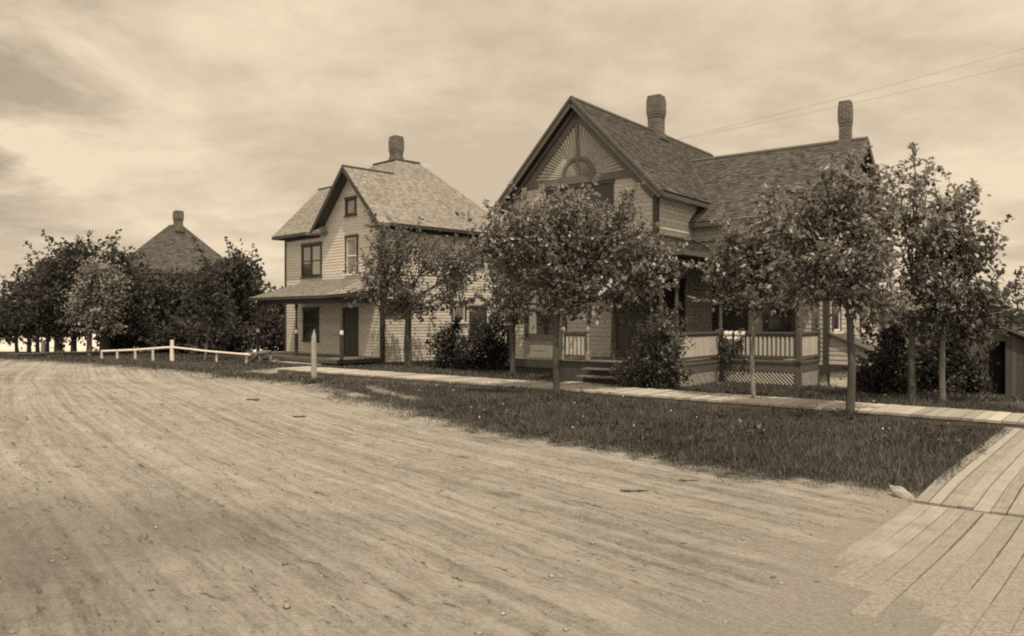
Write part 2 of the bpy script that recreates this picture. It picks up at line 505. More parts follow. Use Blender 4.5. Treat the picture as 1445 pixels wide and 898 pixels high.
def shingles(mb, deck, poly, expo=.14, wid=.13, lift=.012, thick=.07, bias=0):
    """poly: 3-D convex polygon of a roof slope, first edge = eave. Individual shingles above a deck slab"""
    P = [Vector(p) for p in poly]
    o = P[0]; s = (P[1] - P[0]).normalized()
    n = s.cross(P[-1] - P[0]).normalized()
    if n.z < 0: n = -n
    t = n.cross(s).normalized()
    if t.z < 0: t = -t
    q2 = [((p - o).dot(s), (p - o).dot(t)) for p in P]
    if deck is not None:
        top = [o + s * a + t * b for a, b in q2]; bot = [p - n * thick for p in top]
        deck.face(top, .5); deck.face(bot[::-1], .5)
        for i in range(len(top)):
            j = (i + 1) % len(top); deck.face([top[i], top[j], bot[j], bot[i]], .5)
    t0 = min(b for a, b in q2); t1 = max(b for a, b in q2); k = 0
    while t0 + k * expo < t1:
        b0, b1 = t0 + k * expo, t0 + (k + 1) * expo; k += 1
        band = clip(clip(q2, 0, -1, -b0), 0, 1, b1)
        if len(band) < 3: continue
        a0 = min(p[0] for p in band); a1 = max(p[0] for p in band)
        x = a0 - random.random() * wid
        while x < a1:
            w = wid * random.choice((.6, .8, 1, 1.3, 1.7)) * random.uniform(.85, 1.15)
            c = clip(clip(band, -1, 0, -max(x, a0)), 1, 0, min(x + w, a1))
            x += w
            if len(c) < 3 or area(c) < 1e-5: continue
            l = lift * random.uniform(.7, 1.7); sk = random.uniform(-.014, .012) if k > 1 else 0
            f = lambda b: .004 + l * (1 - (b - b0) / expo)
            tone = min(1, max(0, random.gauss(.5, .22) + bias + (.35 if random.random() < .03 else 0)))
            pts = [o + s * a + t * (b + (sk if abs(b - b0) < 1e-6 else 0)) + n * f(b) for a, b in c]
            mb.face(pts, tone)
            lo = [p for p in c if abs(p[1] - b0) < 1e-6]
            if len(lo) >= 2:
                l0 = min(lo); l1 = max(lo)
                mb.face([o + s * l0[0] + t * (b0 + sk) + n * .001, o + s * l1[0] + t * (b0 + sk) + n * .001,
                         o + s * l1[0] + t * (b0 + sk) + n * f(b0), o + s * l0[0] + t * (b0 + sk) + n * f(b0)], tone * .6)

class House:
    def __init__(s, name, yaw, u0, v0, z0=0):
        s.D1 = (math.sin(R(yaw)), math.cos(R(yaw))); s.U = (math.cos(R(yaw)), -math.sin(R(yaw)))
        s.u0, s.v0 = u0, v0
        s.root = empty(name, (u0 * s.U[0] + v0 * s.D1[0], u0 * s.U[1] + v0 * s.D1[1], z0), -R(yaw))
        s.z0 = z0
    def world(s, x, y):
        u, v = x + s.u0, y + s.v0
        return (u * s.U[0] + v * s.D1[0], u * s.U[1] + v * s.D1[1])
    def fx(s, px, y):      # local x on the front plane at y
        k = (px - CX) / F; v = y + s.v0
        return v * (k * s.D1[1] - s.D1[0]) / (s.U[0] - k * s.U[1]) - s.u0
    def sy(s, px, x):      # local y on the side plane at x
        k = (px - CX) / F; u = x + s.u0
        return u * (k * s.U[1] - s.U[0]) / (s.D1[0] - k * s.D1[1]) - s.v0
    def fz(s, px, py, y):
        X, Y = s.world(s.fx(px, y), y); return EYE - (py - HY) / F * Y - s.z0
    def sz(s, px, py, x):
        X, Y = s.world(x, s.sy(px, x)); return EYE - (py - HY) / F * Y - s.z0

def window(root, plane, a0, a1, z0, z1, trim, glass, fw=.10, sash='double', blind=None, sillm=None):
    """frame > pane, sill, sash"""
    fr = MB()
    pbox(fr, plane, a0 - fw, a0, z0 - .02, z1 + fw, 0, .05); pbox(fr, plane, a1, a1 + fw, z0 - .02, z1 + fw, 0, .05)
    pbox(fr, plane, a0 - fw - .03, a1 + fw + .03, z1 + .002, z1 + fw + .03, 0, .062)
    f = fr.build('window', trim, root)
    p = MB(); pbox(p, plane, a0, a1, z0, z1, 0, .008); p.build('pane', glass, f)
    s = MB(); pbox(s, plane, a0 - fw - .04, a1 + fw + .04, z0 - .08, z0 - .022, 0, .10); s.build('sill', sillm or trim, f)
    m = MB(); b = .045
    pbox(m, plane, a0 + .001, a0 + b, z0, z1, .009, .028); pbox(m, plane, a1 - b, a1 - .001, z0, z1, .009, .028)
    pbox(m, plane, a0 + b, a1 - b, z0, z0 + b * 1.2, .009, .027); pbox(m, plane, a0 + b, a1 - b, z1 - b, z1, .009, .027)
    if sash != 'single':
        zm = (z0 + z1) / 2; pbox(m, plane, a0 + b, a1 - b, zm - .022, zm + .022, .009, .03)
    if sash == 'pair':
        am = (a0 + a1) / 2; pbox(m, plane, am - .06, am + .06, z0 + .06, z1 - .05, .0095, .045)
    m.build('sash', trim if sash == 'pair' else sillm or trim, f)
    if blind is not None:
        bl = MB()
        for (b0, b1, c0, c1) in blind: pbox(bl, plane, b0, b1, c0, c1, .0085, .0105)
        bl.build('curtain', M['curtain'], f)
    return f

# ------------------------------------------------------------------ leaves
def leaf_cloud(centers, outward, size, per, spread, droop=.35, elong=1.5):
    """numpy leaves: pointed folded blades around each clump centre. returns verts, faces, tone"""
    n = len(centers) * per
    c = np.repeat(centers, per, axis=0); o = np.repeat(outward, per, axis=0)
    ct = np.repeat(rng.random(len(centers)), per)
    p = c + rng.normal(0, 1, (n, 3)) * spread * np.array([1, 1, .8])
    nc_ = len(centers)
    d = o * .6 + np.repeat(rng.normal(0, .55, (nc_, 3)), per, axis=0) + rng.normal(0, .5, (n, 3)); d[:, 2] -= droop
    d /= np.linalg.norm(d, axis=1)[:, None] + 1e-9
    up = rng.normal(0, .4, (n, 3)) + np.repeat(rng.normal(0, .55, (nc_, 3)), per, axis=0) + np.array([0, 0, .8]) + o * .6
    sd = np.cross(d, up); sd /= np.linalg.norm(sd, axis=1)[:, None] + 1e-9
    nn = np.cross(sd, d)
    L = size * rng.uniform(.6, 1.35, n)[:, None]; wd = L / elong * rng.uniform(.75, 1.15, n)[:, None] * .5
    fold = wd * rng.uniform(.05, .6, n)[:, None]
    v = np.empty((n, 6, 3))
    v[:, 0] = p; v[:, 1] = p + d * L * .35 + sd * wd + nn * fold; v[:, 2] = p + d * L * .72 + sd * wd * .7 + nn * fold * .6
    v[:, 3] = p + d * L - nn * L * .12; v[:, 4] = p + d * L * .72 - sd * wd * .7 + nn * fold * .6; v[:, 5] = p + d * L * .35 - sd * wd + nn * fold
    idx = np.arange(n)[:, None] * 6
    f = np.concatenate([idx + np.array([0, 1, 2, 3]), idx + np.array([0, 3, 4, 5])], axis=0)
    tone = np.clip(.5 * ct + .5 * rng.random(n), 0, 1)
    return v.reshape(-1, 3), f, np.concatenate([tone, tone])

def bez(p0, p1, p2, n):
    return [p0 * (1 - t) ** 2 + p1 * 2 * t * (1 - t) + p2 * t * t for t in [i / (n - 1) for i in range(n)]]

def plant(name, label, cat, base, lobes, Y, r0=.07, fork=None, lean=(0, 0), leaf=.13, dens=1.0, mat='leaf', bark='bark',
          group=None, shell=.45, per=11, stems=False, spread=None, twigs=True, elong=1.5, droop=.35, nring=9, gap=.43, sprigs=7):
    """lobes: (px, py, rx_px, ry_px[, dy]) in photo pixels at distance Y -> real ellipsoids round the trunk"""
    bx, by = base; bz = H(bx, by) - .05
    root = empty(name, (bx, by, bz)); tag(root, label, cat, group)
    B = Vector((bx, by, bz))
    sc = Y / F; els = []
    for l in lobes:
        dy = l[4] if len(l) > 4 else random.uniform(-.35, .35) * l[2] * sc
        c = W(l[0], l[1], Y); c.y = Y + dy
        els.append((c, l[2] * sc, l[3] * sc))
    wood = MB(); cents = []; outs = []; sc_ = []; so_ = []
    topc = max(els, key=lambda e: e[0].z)[0]
    if not stems:
        fz = fork if fork is not None else bz + (topc.z - bz) * .4
        fk = Vector((bx + lean[0], by + lean[1], fz))
        mid = B.lerp(fk, .5) + Vector((random.choice((-1, 1)) * random.uniform(.01, .045), random.uniform(-.06, .06), 0))
        pts = [B + Vector((0, 0, -.1)), B + Vector((0, 0, .06)), B.lerp(mid, .5), mid, fk]
        lead = fk.lerp(topc, .55) + Vector((random.uniform(-.15, .15), random.uniform(-.1, .1), 0))
        pts += [fk.lerp(lead, .5) * .5 + Vector((fk.x * .7 + lead.x * .3, fk.y * .7 + lead.y * .3, fk.z * .45 + lead.z * .55)) * .5, lead, topc]
        wood.tube([p - B for p in pts], [r0 * 1.5, r0 * 1.15, r0, r0 * .93, r0 * .82, r0 * .6, r0 * .42, r0 * .12], nring)
    for ei, (c, rx, ry) in enumerate(els):
        vol = rx * rx * ry
        ncl = max(5, int(dens * 26 * (rx * ry) / (leaf * leaf * 7.5)))
        th = rng.random(ncl) * 2 * np.pi; cz = rng.uniform(-1, 1, ncl); rr = (shell + (1 - shell) * rng.random(ncl)) * rng.uniform(.82, 1.16, ncl)
        sxy = np.sqrt(1 - cz * cz)
        dirs = np.stack([sxy * np.cos(th), sxy * np.sin(th), cz], 1)
        # uneven outline: push clumps in and out by direction
        lump = .70 + .58 * vnoise(th * 1.3 + ei * 7, cz * 2.2 + ei * 3, 77)
        pos = dirs * (rr * lump)[:, None] * np.array([rx, rx * .92, ry]) + np.array(c)
        keep = vnoise(pos[:, 0] / (leaf * 4.2) + ei, pos[:, 2] / (leaf * 4.2) + pos[:, 1] / (leaf * 4.2), 5 + ei) > gap
        if keep.sum() < 3: keep[:] = True
        pos = pos[keep]; dirs = dirs[keep]
        cents.append(pos); outs.append(dirs)
        for k in range(int(sprigs * random.uniform(.6, 1.4))):
            j = random.randrange(len(pos)); d0 = Vector(dirs[j]) + Vector((0, 0, .75 + .5 * random.random())); d0.normalize()
            a0 = Vector(c) + Vector((dirs[j][0] * rx, dirs[j][1] * rx, dirs[j][2] * ry)) * .85
            Ls = leaf * random.uniform(2.5, 6.0); bend = Vector((random.gauss(0, .25), random.gauss(0, .25), 0))
            sp_ = [a0 + d0 * Ls * q + bend * Ls * q * q for q in (0, .25, .5, .75, 1)]
            wood.tube([p - B for p in sp_], [leaf * .07, leaf * .06, leaf * .05, leaf * .04, leaf * .02], 4, False)
            for q in (.15, .35, .5, .65, .8, .92, 1.02):
                p_ = a0 + d0 * Ls * q + bend * Ls * q * q; sc_.append(tuple(p_)); so_.append(tuple(d0 * .8))
        if stems:
            for k in range(3 if r0 > .02 else (ei == 0)):
                e = Vector(pos[random.randrange(len(pos))]); s0 = B + Vector((random.uniform(-.2, .2), random.uniform(-.2, .2), 0))
                wood.tube([p - B for p in bez(s0, Vector((s0.x, s0.y, (s0.z + e.z) / 2 + .2)), e, 5)], [r0, r0 * .8, r0 * .6, r0 * .4, r0 * .15], 6)
        else:
            tt = min(1, max(0, .15 + .75 * (c.z - fz) / max(.3, topc.z - fz) * random.uniform(.4, .8)))
            st = fk.lerp(lead, tt)
            if c is not topc:
                ctrl = Vector(((st.x * .35 + c.x * .65), (st.y * .35 + c.y * .65), st.z + (c.z - st.z) * .35))
                lb = bez(st, ctrl, c, 6)
                rl = r0 * .48
                wood.tube([p - B for p in lb], [rl, rl * .85, rl * .7, rl * .55, rl * .38, rl * .15], 7)
            else: lb = [fk, lead, c]
            if twigs:
                for k in range(min(14, len(pos))):
                    e = Vector(pos[random.randrange(len(pos))]); a = lb[random.randrange(len(lb) // 2, len(lb))]
                    mdl = a.lerp(e, .5) + Vector((0, 0, .06))
                    wood.tube([a - B, mdl - B, e - B], [r0 * .16, r0 * .11, r0 * .04], 5, False)
    wood.build('stems' if stems else 'trunk', M[bark], root, True)
    pos = np.concatenate(cents); od = np.concatenate(outs)
    v, f, t = leaf_cloud(pos - np.array(B), od, leaf, per, spread if spread else leaf * 1.15, droop, elong)
    if sc_:
        v2, f2, t2 = leaf_cloud(np.array(sc_) - np.array(B), np.array(so_), leaf * .9, 4, leaf * .28, droop * .5, elong)
        f = np.concatenate([f, f2 + len(v)]); v = np.concatenate([v, v2]); t = np.concatenate([t, t2])
    np_mesh('foliage' if stems else 'crown', v, f, M[mat], t, root)
    return root

# ================================================================== GROUND
def axis(segs):
    out = []
    for a, b, s in segs:
        out += list(np.arange(a, b - 1e-6, s))
    out.append(segs[-1][1]); return np.array(out)
xs = axis([(-2500, -400, 300), (-400, -100, 30), (-100, -40, 4), (-40, -24, .8), (-24, -9, .22), (-9, 9, .075), (9, 18, .22), (18, 40, 1), (40, 120, 8), (120, 500, 60), (500, 2500, 400)])
ys = axis([(-300, -40, 40), (-40, -4, 3), (-4, 2.5, .35), (2.5, 13, .06), (13, 24, .14), (24, 40, .3), (40, 70, 1.2), (70, 150, 5), (150, 500, 40), (500, 3000, 400)])
gx, gy = np.meshgrid(xs, ys)
fx_, fy_ = gx.ravel(), gy.ravel()
gz = height(fx_, fy_)
nx, ny = len(xs), len(ys)
ii = np.arange(nx - 1)[None, :] + np.arange(ny - 1)[:, None] * nx
quads = np.stack([ii, ii + 1, ii + 1 + nx, ii + nx], -1).reshape(-1, 4)
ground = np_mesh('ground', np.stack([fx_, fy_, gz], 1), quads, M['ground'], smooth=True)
tag(ground, kind='structure')
S_, w_ = edge_sw(fx_, fy_)
me = ground.data
a = me.attributes.new('roadco', 'FLOAT_VECTOR', 'POINT'); a.data.foreach_set('vector', np.stack([*rutco(fx_, fy_), fx_ * 0], 1).astype(np.float32).ravel())
a = me.attributes.new('grassmask', 'FLOAT', 'POINT'); a.data.foreach_set('value', grass_mask(fx_, fy_).astype(np.float32))
e_, n_ = ED[0] * fx_ + ED[1] * fy_, ND[0] * fx_ + ND[1] * fy_
a = me.attributes.new('dusty', 'FLOAT', 'POINT'); a.data.foreach_set('value', (sstep(CROSS_L - .5, CROSS_L + .1, e_ + .5 * (fbm(fx_ * 2, fy_ * 2, 101, 3) - .5)) * (n_ < 9) * .9).astype(np.float32))
a = me.attributes.new('vignette', 'FLOAT', 'POINT'); a.data.foreach_set('value', (sstep(3.4, .8, np.hypot(fx_ + 4.3, (fy_ - 5.2) * .9) + 2.0 * (fbm(fx_ * .8, fy_ * .8, 103, 4) - .5))).astype(np.float32))  # vignette-like darkening of the lower left, painted into the road colour
a = me.attributes.new('fieldmask', 'FLOAT', 'POINT'); a.data.foreach_set('value', field_mask(fx_, fy_).astype(np.float32))

# ------------------------------------------------------------------ boardwalks
def EN(e, n): return (ED[0] * e + ND[0] * n, ED[1] * e + ND[1] * n)
def slab(mb, e0, e1, n0, n1, zf, th=.045, tone=None, jit=.0):
    c = [EN(e0, n0), EN(e1, n0), EN(e1, n1), EN(e0, n1)]
    top = [(x, y, zf(x, y) + random.uniform(-jit, jit)) for x, y in c]
    bot = [(x, y, z - th) for x, y, z in top]
    t = random.random() if tone is None else tone
    mb.face(top, t); mb.face(bot[::-1], t)
    for i in range(4):
        j = (i + 1) % 4; mb.face([bot[i], bot[j], top[j], top[i]], t)
hs = lambda x, y: float(height(np.array([x]), np.array([y]), False)[0])
wk = MB(); e = -22.6
while e < 14:
    w = random.uniform(.17, .24)
    slab(wk, e, e + w - random.uniform(.006, .022), WALK0 + random.uniform(-.03, .03), WALK1 + random.uniform(-.03, .03),
         lambda x, y: hs(x, y) + .15, .045, None, .006)
    e += w
for n in (WALK0 + .12, WALK1 - .12, (WALK0 + WALK1) / 2):
    e = -22.5
    while e < 13.5: slab(wk, e, e + 1.5, n - .05, n + .05, lambda x, y: hs(x, y) + .10, .14, .2); e += 1.5
tag(wk.build('boardwalk', M['plank']), kind='structure')
cr = MB()
def longboards(n0, n1, zoff, seg, wr):
    e = CROSS_L
    while e < CROSS_R - .05:
        w = random.uniform(*wr); gp_ = random.uniform(.005, .017); n = n0 + random.uniform(-.03, .05)
        if n0 < 5: n = max(n, 5.0 - 1.3 * (e - CROSS_L) + random.uniform(-.35, .35))
        ns = n
        
        while n < n1 - .02:
            m = min(n1, n + seg)
            k = max(1, int((m - n) / .5)); tone = random.random(); tz = random.uniform(-.008, .006)
            for q in range(k):
                slab(cr, e, e + w - (gp_ if n + (m - n) * q / k > 6.6 else .25 * gp_ if n + (m - n) * q / k < 5.4 else .6 * gp_), n + (m - n) * q / k, n + (m - n) * (q + 1) / k - (.012 if q == k - 1 else 0), lambda x, y: hs(x, y) + zoff + tz * min(1, max(.25, (ND[0] * x + ND[1] * y - 5.5) / 3)) - .009 * min(2.6, max(0, 8.6 - ND[0] * x - ND[1] * y)) - (.035 * min(1, max(0, (ns + 1.3 - ND[0] * x - ND[1] * y) / 1.3)) if n0 < 5 else 0), .05, tone)
            n = m
        e += w
longboards(8.66, WALK0 - .04, .05, 9, (.115, .15))
longboards(2.2, 8.60, .036, 7, (.145, .18))
slab(cr, CROSS_L - .02, CROSS_R, 8.605, 8.655, lambda x, y: hs(x, y) + .028, .2, .5)
tag(cr.build('plank_crossing', M['plank_dusty']), kind='structure')
# path slabs leading to the two porches
pt = MB()
for k in range(5):
    slab(pt, -12.45, -11.4, WALK1 + .08 + k * .42, WALK1 + .46 + k * .42, lambda x, y: hs(x, y) + .07, .05, None, .006)
tag(pt.build('plank_path', M['plank']), kind='structure')

# ================================================================== HOUSE A
A = House('gabled_house', 37.3, -10.27, 20.3)
ra = A.root
tag(ra, 'dark-roofed gabled frame house with sunburst gable and wraparound porch', 'house')
RX, RZ, SL = -2.62, 8.58, 1.04
zroof = lambda x: RZ - SL * abs(x - RX)
WT = zroof(0) - .10                # wall top at the side walls
WE = 4.03                          # right end of the wing
wz = lambda y: 7.49 - .76 * abs(y - 5.70)
FW = [(-5.24, .55), (0, .55), (0, WT), (RX, RZ - .12), (-5.24, WT)]
xg0 = -3.75; xg1 = -1.49
BZ = 6.12                           # collar beam
wl = MB()
gw = (xg0, xg1, 4.55, BZ - .22)
big = (-4.55, -3.15, 1.28, 3.0)
dr = (-1.25, -.30, .72, 2.75)
o_f = [(o[0] - .1, o[1] + .1, o[2] - .03, o[3] + .1) for o in (gw, big, dr)]
clapboard(wl, ('f', 0), [(-5.24, .55), (0, .55), (0, WT), (-5.24, WT)], o_f, .13)
clapboard(wl, ('f', 0), [(-5.24, WT), (0, WT), (0 - (BZ - WT) / SL, BZ), (-5.24 + (BZ - WT) / SL, BZ)], o_f, .13)
wl.face([(-5.24, 0, WT), (0, 0, WT), (RX, 0, RZ - .12)], .5)
clapboard(wl, ('s', 0), [(0, .55), (9.7, .55), (9.7, WT), (0, WT)], [(.45, 1.85, 1.22, 3.05)], .13)
clapboard(wl, ('l', -5.24), [(-9.7, .55), (0, .55), (0, WT), (-9.7, WT)], [], .13)
clapboard(wl, ('b', 9.7), [(0, .55), (5.24, .55), (5.24, WT), (-RX, RZ - .12), (0, WT)], [], .13)
w2 = (2.32, 3.05, 1.42, 3.0); d2 = (.75, 1.65, .72, 2.75)
yw0, yw1 = 2.56, 8.85
clapboard(wl, ('f', yw0), [(0, .55), (WE, .55), (WE, wz(yw0) - .1), (0, wz(yw0) - .1)], [(o[0] - .1, o[1] + .1, o[2] - .03, o[3] + .1) for o in (w2, d2)], .13)
es = [(3.05, 3.75, 1.5, 2.9), (6.2, 6.95, 1.5, 2.9), (5.2, 6.1, 4.6, 5.9)]
clapboard(wl, ('s', WE), [(yw0, .55), (yw1, .55), (yw1, wz(yw1) - .1), (5.70, 7.37), (yw0, wz(yw0) - .1)], [(o[0] - .1, o[1] + .1, o[2] - .03, o[3] + .1) for o in es], .13)
clapboard(wl, ('b', yw1), [(-WE, .55), (0, .55), (0, wz(yw1) - .1), (-WE, wz(yw1) - .1)], [], .13)
wall = wl.build('wall', M['sidingA'], ra)
# corner boards, skirt, frieze
def corner(root, mat, *b):
    q = MB(); q.box(*b); q.build('corner_board', mat, root)
for x in (-.09, -5.29): corner(ra, M['trimA'], x, x + .13, -.035, .14, .565, WT + .02)
corner(ra, M['trimA'], WE - .10, WE + .04, yw0 - .04, yw0 + .14, .565, wz(yw0) - .12); corner(ra, M['trimA'], WE - .10, WE + .04, yw1 - .14, yw1 + .04, .565, wz(yw1) - .12)
for nm, *b in (('skirt_board', ('f', 0), -5.30, .03, .30, .56, .001, .04), ('skirt_board', ('s', 0), 0.02, yw0, .30, .56, .001, .04), ('skirt_board', ('s', WE), yw0 - .03, yw1, .32, .56, .001, .045),
               ('skirt_board', ('f', yw0), 0.02, WE, .32, .56, .001, .04), ('frieze', ('s', 0), .12, 2.5, WT - .24, WT, .035, .05), ('frieze', ('f', yw0), .06, WE, wz(yw0) - .34, wz(yw0) - .12, .035, .05)):
    q = MB(); pbox(q, *b); q.build(nm, M['trimA'], ra)
fd = MB(); fd.box(-5.2, -.03, .02, 9.65, -.6, .5); fd.box(-.03, WE - .30, yw0 + .04, yw1 - .30, -1.5, .5)
fd.build('footing', M['footing'], ra)
fd = MB(); fd.box(WE - .29, WE - .04, yw0 + .04, yw1 - .04, -1.5, .5)
fd.build('foundation', M['stone'], ra)
# roofs
sh = MB(); dk = MB()
for sx in (1, -1):
    xe = RX + sx * 2.97
    p = [(xe, -.42, zroof(xe)), (xe, 10.1, zroof(xe)), (RX, 10.1, RZ), (RX, -.42, RZ)]
    if sx < 0: p = [p[1], p[0], p[3], p[2]]
    shingles(sh, dk, p, .135, .13, .014)
ye0, ye1 = 2.2, 9.2
xr = WE + .34
shingles(sh, dk, [(-.04, ye0, wz(ye0)), (xr, ye0, wz(ye0)), (xr, 5.70, 7.49), (-1.60, 5.70, 7.49)], .135, .13, .014)
shingles(sh, dk, [(xr, ye1, wz(ye1)), (-.04, ye1, wz(ye1)), (-1.60, 5.70, 7.49), (xr, 5.70, 7.49)], .135, .13, .014)
# ridge boards
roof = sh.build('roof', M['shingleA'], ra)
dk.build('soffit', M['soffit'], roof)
rb = MB()
for dx, s in ((.06, 1), (-.06, -1)):
    rb.beam((RX + dx, -.44, RZ - .025), (RX + dx, 10.1, RZ - .025), .15, .022, (s * .72, 0, .69))
rb.build('ridge_board', M['trimA'], roof); rb = MB()
for dy, s in ((.06, 1), (-.06, -1)):
    rb.beam((-1.45, 5.70 + dy, 7.49 - .012), (xr + .01, 5.70 + dy, 7.49 - .012), .15, .022, (0, s * .6, .8))
rb.build('ridge_board', M['trimA'], roof)
# valley flashing
vf = MB(); vf.beam((.35, 3.06, 5.51), (-1.55, 5.69, 7.50), .05, .012, (.5, -.4, .8)); vf.build('valley', M['trimA'], roof)
# barge boards
bb = MB()
for sx in (1, -1):
    xe = RX + sx * 3.0
    up = (sx * SL, 0, 1)
    bb.beam((RX + sx * .0, -.435, RZ - .13), (xe, -.435, zroof(xe) - .13), .035, .22, up)
    bb.beam((RX + sx * .0, -.46, RZ - .03), (xe, -.46, zroof(xe) - .03), .05, .07, up)
    bb.box(xe - .02 if sx > 0 else xe + .02, xe + .02 if sx > 0 else xe - .02, -.42, 10.1, zroof(xe) - .16, zroof(xe) - .035)
bb.box(0, xr, ye0 - .02, ye0 + .015, wz(ye0) - .16, wz(ye0) - .02)
for y_, s in ((ye0, -1), (ye1, 1)):
    bb.beam((xr + .012, 5.70, 7.49 - .11), (xr + .012, y_ , wz(y_) - .11), .03, .2, (0, s * .76, 1))
bb.build('barge_board', M['trimMid'], roof)
fz = MB()
for sx in (1, -1):
    p1 = Vector((RX, -.05, RZ - .44)); xe = RX + sx * 2.62; p2 = Vector((xe, -.05, zroof(xe) - .44))
    fz.beam(p1, p2, .06, .30, (sx * SL, 0, 1))
    fz.beam(p1 + Vector((0, -.12, .12)), p2 + Vector((0, -.12, .12)), .05, .09, (sx * SL, 0, 1))
fw_ = MB()
for y_, s in ((yw0, -1), (yw1, 1)):
    fw_.beam((WE + .03, 5.70, 7.49 - .36), (WE + .03, y_, wz(y_) - .36), .05, .24, (0, s * .76, 1))
# sunburst gable: collar beam, centre post, arch
hb = (RZ - .60 - BZ) / SL
fz.box(RX - hb - .18, RX + hb + .18, -.075, -.006, BZ - .11, BZ + .11)
fz.box(RX - .05, RX + .05, -.07, -.03, BZ + .11, RZ - .62)
N = 20; r0, r1 = .50, .61
for k in range(N):
    t0, t1 = math.pi * k / N, math.pi * (k + 1) / N; z_ = BZ + .11
    q = [(RX + r * math.cos(t), z_ + r * math.sin(t)) for r, t in ((r0, t0), (r1, t0), (r1, t1), (r0, t1))]
    fz.face([(a, -.065, z) for a, z in q], .5)
    fz.face([(q[0][0], -.065, q[0][1]), (q[3][0], -.065, q[3][1]), (q[3][0], -.02, q[3][1]), (q[0][0], -.02, q[0][1])], .5)
    fz.face([(q[1][0], -.065, q[1][1]), (q[2][0], -.065, q[2][1]), (q[2][0], -.02, q[2][1]), (q[1][0], -.02, q[1][1])], .5)
fz.build('gable_trim', M['trimGable'], ra); fw_.build('wing_trim', M['trimA'], ra)
gp2 = MB(); gp2.face([(RX - hb - .05, -.010, BZ + .09), (RX + hb + .05, -.010, BZ + .09), (RX, -.010, RZ - .50)], .5); gp2.build('gable_ground', M['trimGable'], ra)
sb = MB(); z_ = BZ + .08
def raylen(t):
    # to the rake line z = RZ-.5 - SL*|x|
    return min((RZ - .52 - z_) / (math.sin(t) + SL * abs(math.cos(t))), 3)
NR = 36
for k in range(NR):
    t0, t1 = math.pi * (k + .13) / NR, math.pi * (k + .87) / NR; tm = (t0 + t1) / 2
    for ra_, rb_2 in ((.62, None), (.06, .49)):
        e0, e1, em = (raylen(t0), raylen(t1), raylen(tm)) if rb_2 is None else (rb_2,) * 3
        P = lambda r, t, y: (RX + r * math.cos(t), y, z_ + r * math.sin(t))
        a_, b_, c_, d_2 = P(ra_, t0, -.014), P(e0, t0, -.014), P(e1, t1, -.014), P(ra_, t1, -.014)
        m0, m1 = P(ra_, tm, -.015 - .02 * min(1, ra_ * 2)), P(em, tm, -.055)
        tn = .5 + random.gauss(0, .1)
        sb.face([a_, b_, m1, m0], tn); sb.face([m0, m1, c_, d_2], tn)
sb.build('sunburst_panel', M['sidingA'], ra)

# windows and doors
window(ra, ('f', 0), *gw, M['trimA'], M['glass_dark'], .11, 'pair')
window(ra, ('f', 0), *big, M['trimA'], M['glass_dark'], .11, 'double', [(big[0] + .06, big[0] + .34, big[2] + .1, big[3] - .1)], M['trimMid'])
pn = MB(); pbox(pn, ('f', 0), -4.7, -3.0, .62, 1.16, .025, .045); pbox(pn, ('f', 0), -4.3, -3.85, .85, 1.02, .046, .055, 1)
pn.build('panel', M['newel'], ra)
window(ra, ('f', yw0), *w2, M['trimA'], M['glass_dark'], .11, 'double', [(w2[0] + .06, w2[1] - .06, w2[2] + .75, w2[3] - .05)])
for q in es: window(ra, ('s', WE), *q, M['trimA'], M['glass_dark'], .10, 'double', None, M['white'])
def door(root, plane, a0, a1, z0, z1, fmat, dmat, fw=.11):
    d = MB(); pbox(d, plane, a0, a1, z0, z1, .002, .03)
    for (zz0, zz1) in ((z0 + .15, z0 + .8), (z0 + .95, z1 - .15)):
        pbox(d, plane, a0 + .12, (a0 + a1) / 2 - .05, zz0, zz1, .031, .042); pbox(d, plane, (a0 + a1) / 2 + .05, a1 - .12, zz0, zz1, .031, .042)
    o = d.build('door', dmat, root)
    f = MB(); pbox(f, plane, a0 - fw, a0 - .001, z0, z1 + fw, 0, .05); pbox(f, plane, a1 + .001, a1 + fw, z0, z1 + fw, 0, .05); pbox(f, plane, a0, a1, z1 + .001, z1 + fw, 0, .048)
    f.build('frame', fmat, o)
    k = MB(); p = PT(plane, a0 + .07, z0 + 1.0, .05); k.lathe((p[0], p[1], p[2] - .03), [(.01, 0), (.03, .02), (.03, .04), (.01, .06)], 8); k.build('handle', M['pipe'], o)
door(ra, ('f', 0), *dr, M['trimA'], M['door']); door(ra, ('f', yw0), *d2, M['trimA'], M['door']); window(ra, ('s', 0), .55, 1.75, 1.25, 2.95, M['trimA'], M['glass_dark'], .11, 'double')  # side-wall window is added as a dark area to deepen the porch shade

# chimneys
def chimney(root, x, y, z0, ztop, w, name='chimney'):
    h = w / 2; c = MB(); c.box(x - h, x + h, y - h, y + h, z0, ztop - .75)
    c.box(x - h * 1.07, x + h * 1.07, y - h * 1.07, y + h * 1.07, ztop - .78, ztop - .68)
    c.box(x - h * 1.14, x + h * 1.14, y - h * 1.14, y + h * 1.14, ztop - .679, ztop - .60)
    c.box(x - h * 1.17, x + h * 1.17, y - h * 1.17, y + h * 1.17, ztop - .599, ztop - .20)
    c.box(x - h * 1.12, x + h * 1.12, y - h * 1.12, y + h * 1.12, ztop - .199, ztop - .10)
    c.box(x - h * 1.05, x + h * 1.05, y - h * 1.05, y + h * 1.05, ztop - .099, ztop)
    c.box(x - h - .03, x + h + .03, y - h - .03, y + h + .03, z0, z0 + (ztop - z0) * .30)
    o = c.build(name, M['brick'], root)
    f = MB(); f.box(x - h * .6, x + h * .6, y - h * .6, y + h * .6, ztop, ztop + .012); f.build('flue', M['darkhole'], o)
    fl = MB(); fl.box(x - h - .12, x + h + .12, y - h - .12, y + h + .12, z0 - .02 + (ztop - z0) * .16, z0 + (ztop - z0) * .17); fl.build('flashing', M['soffit'], o)
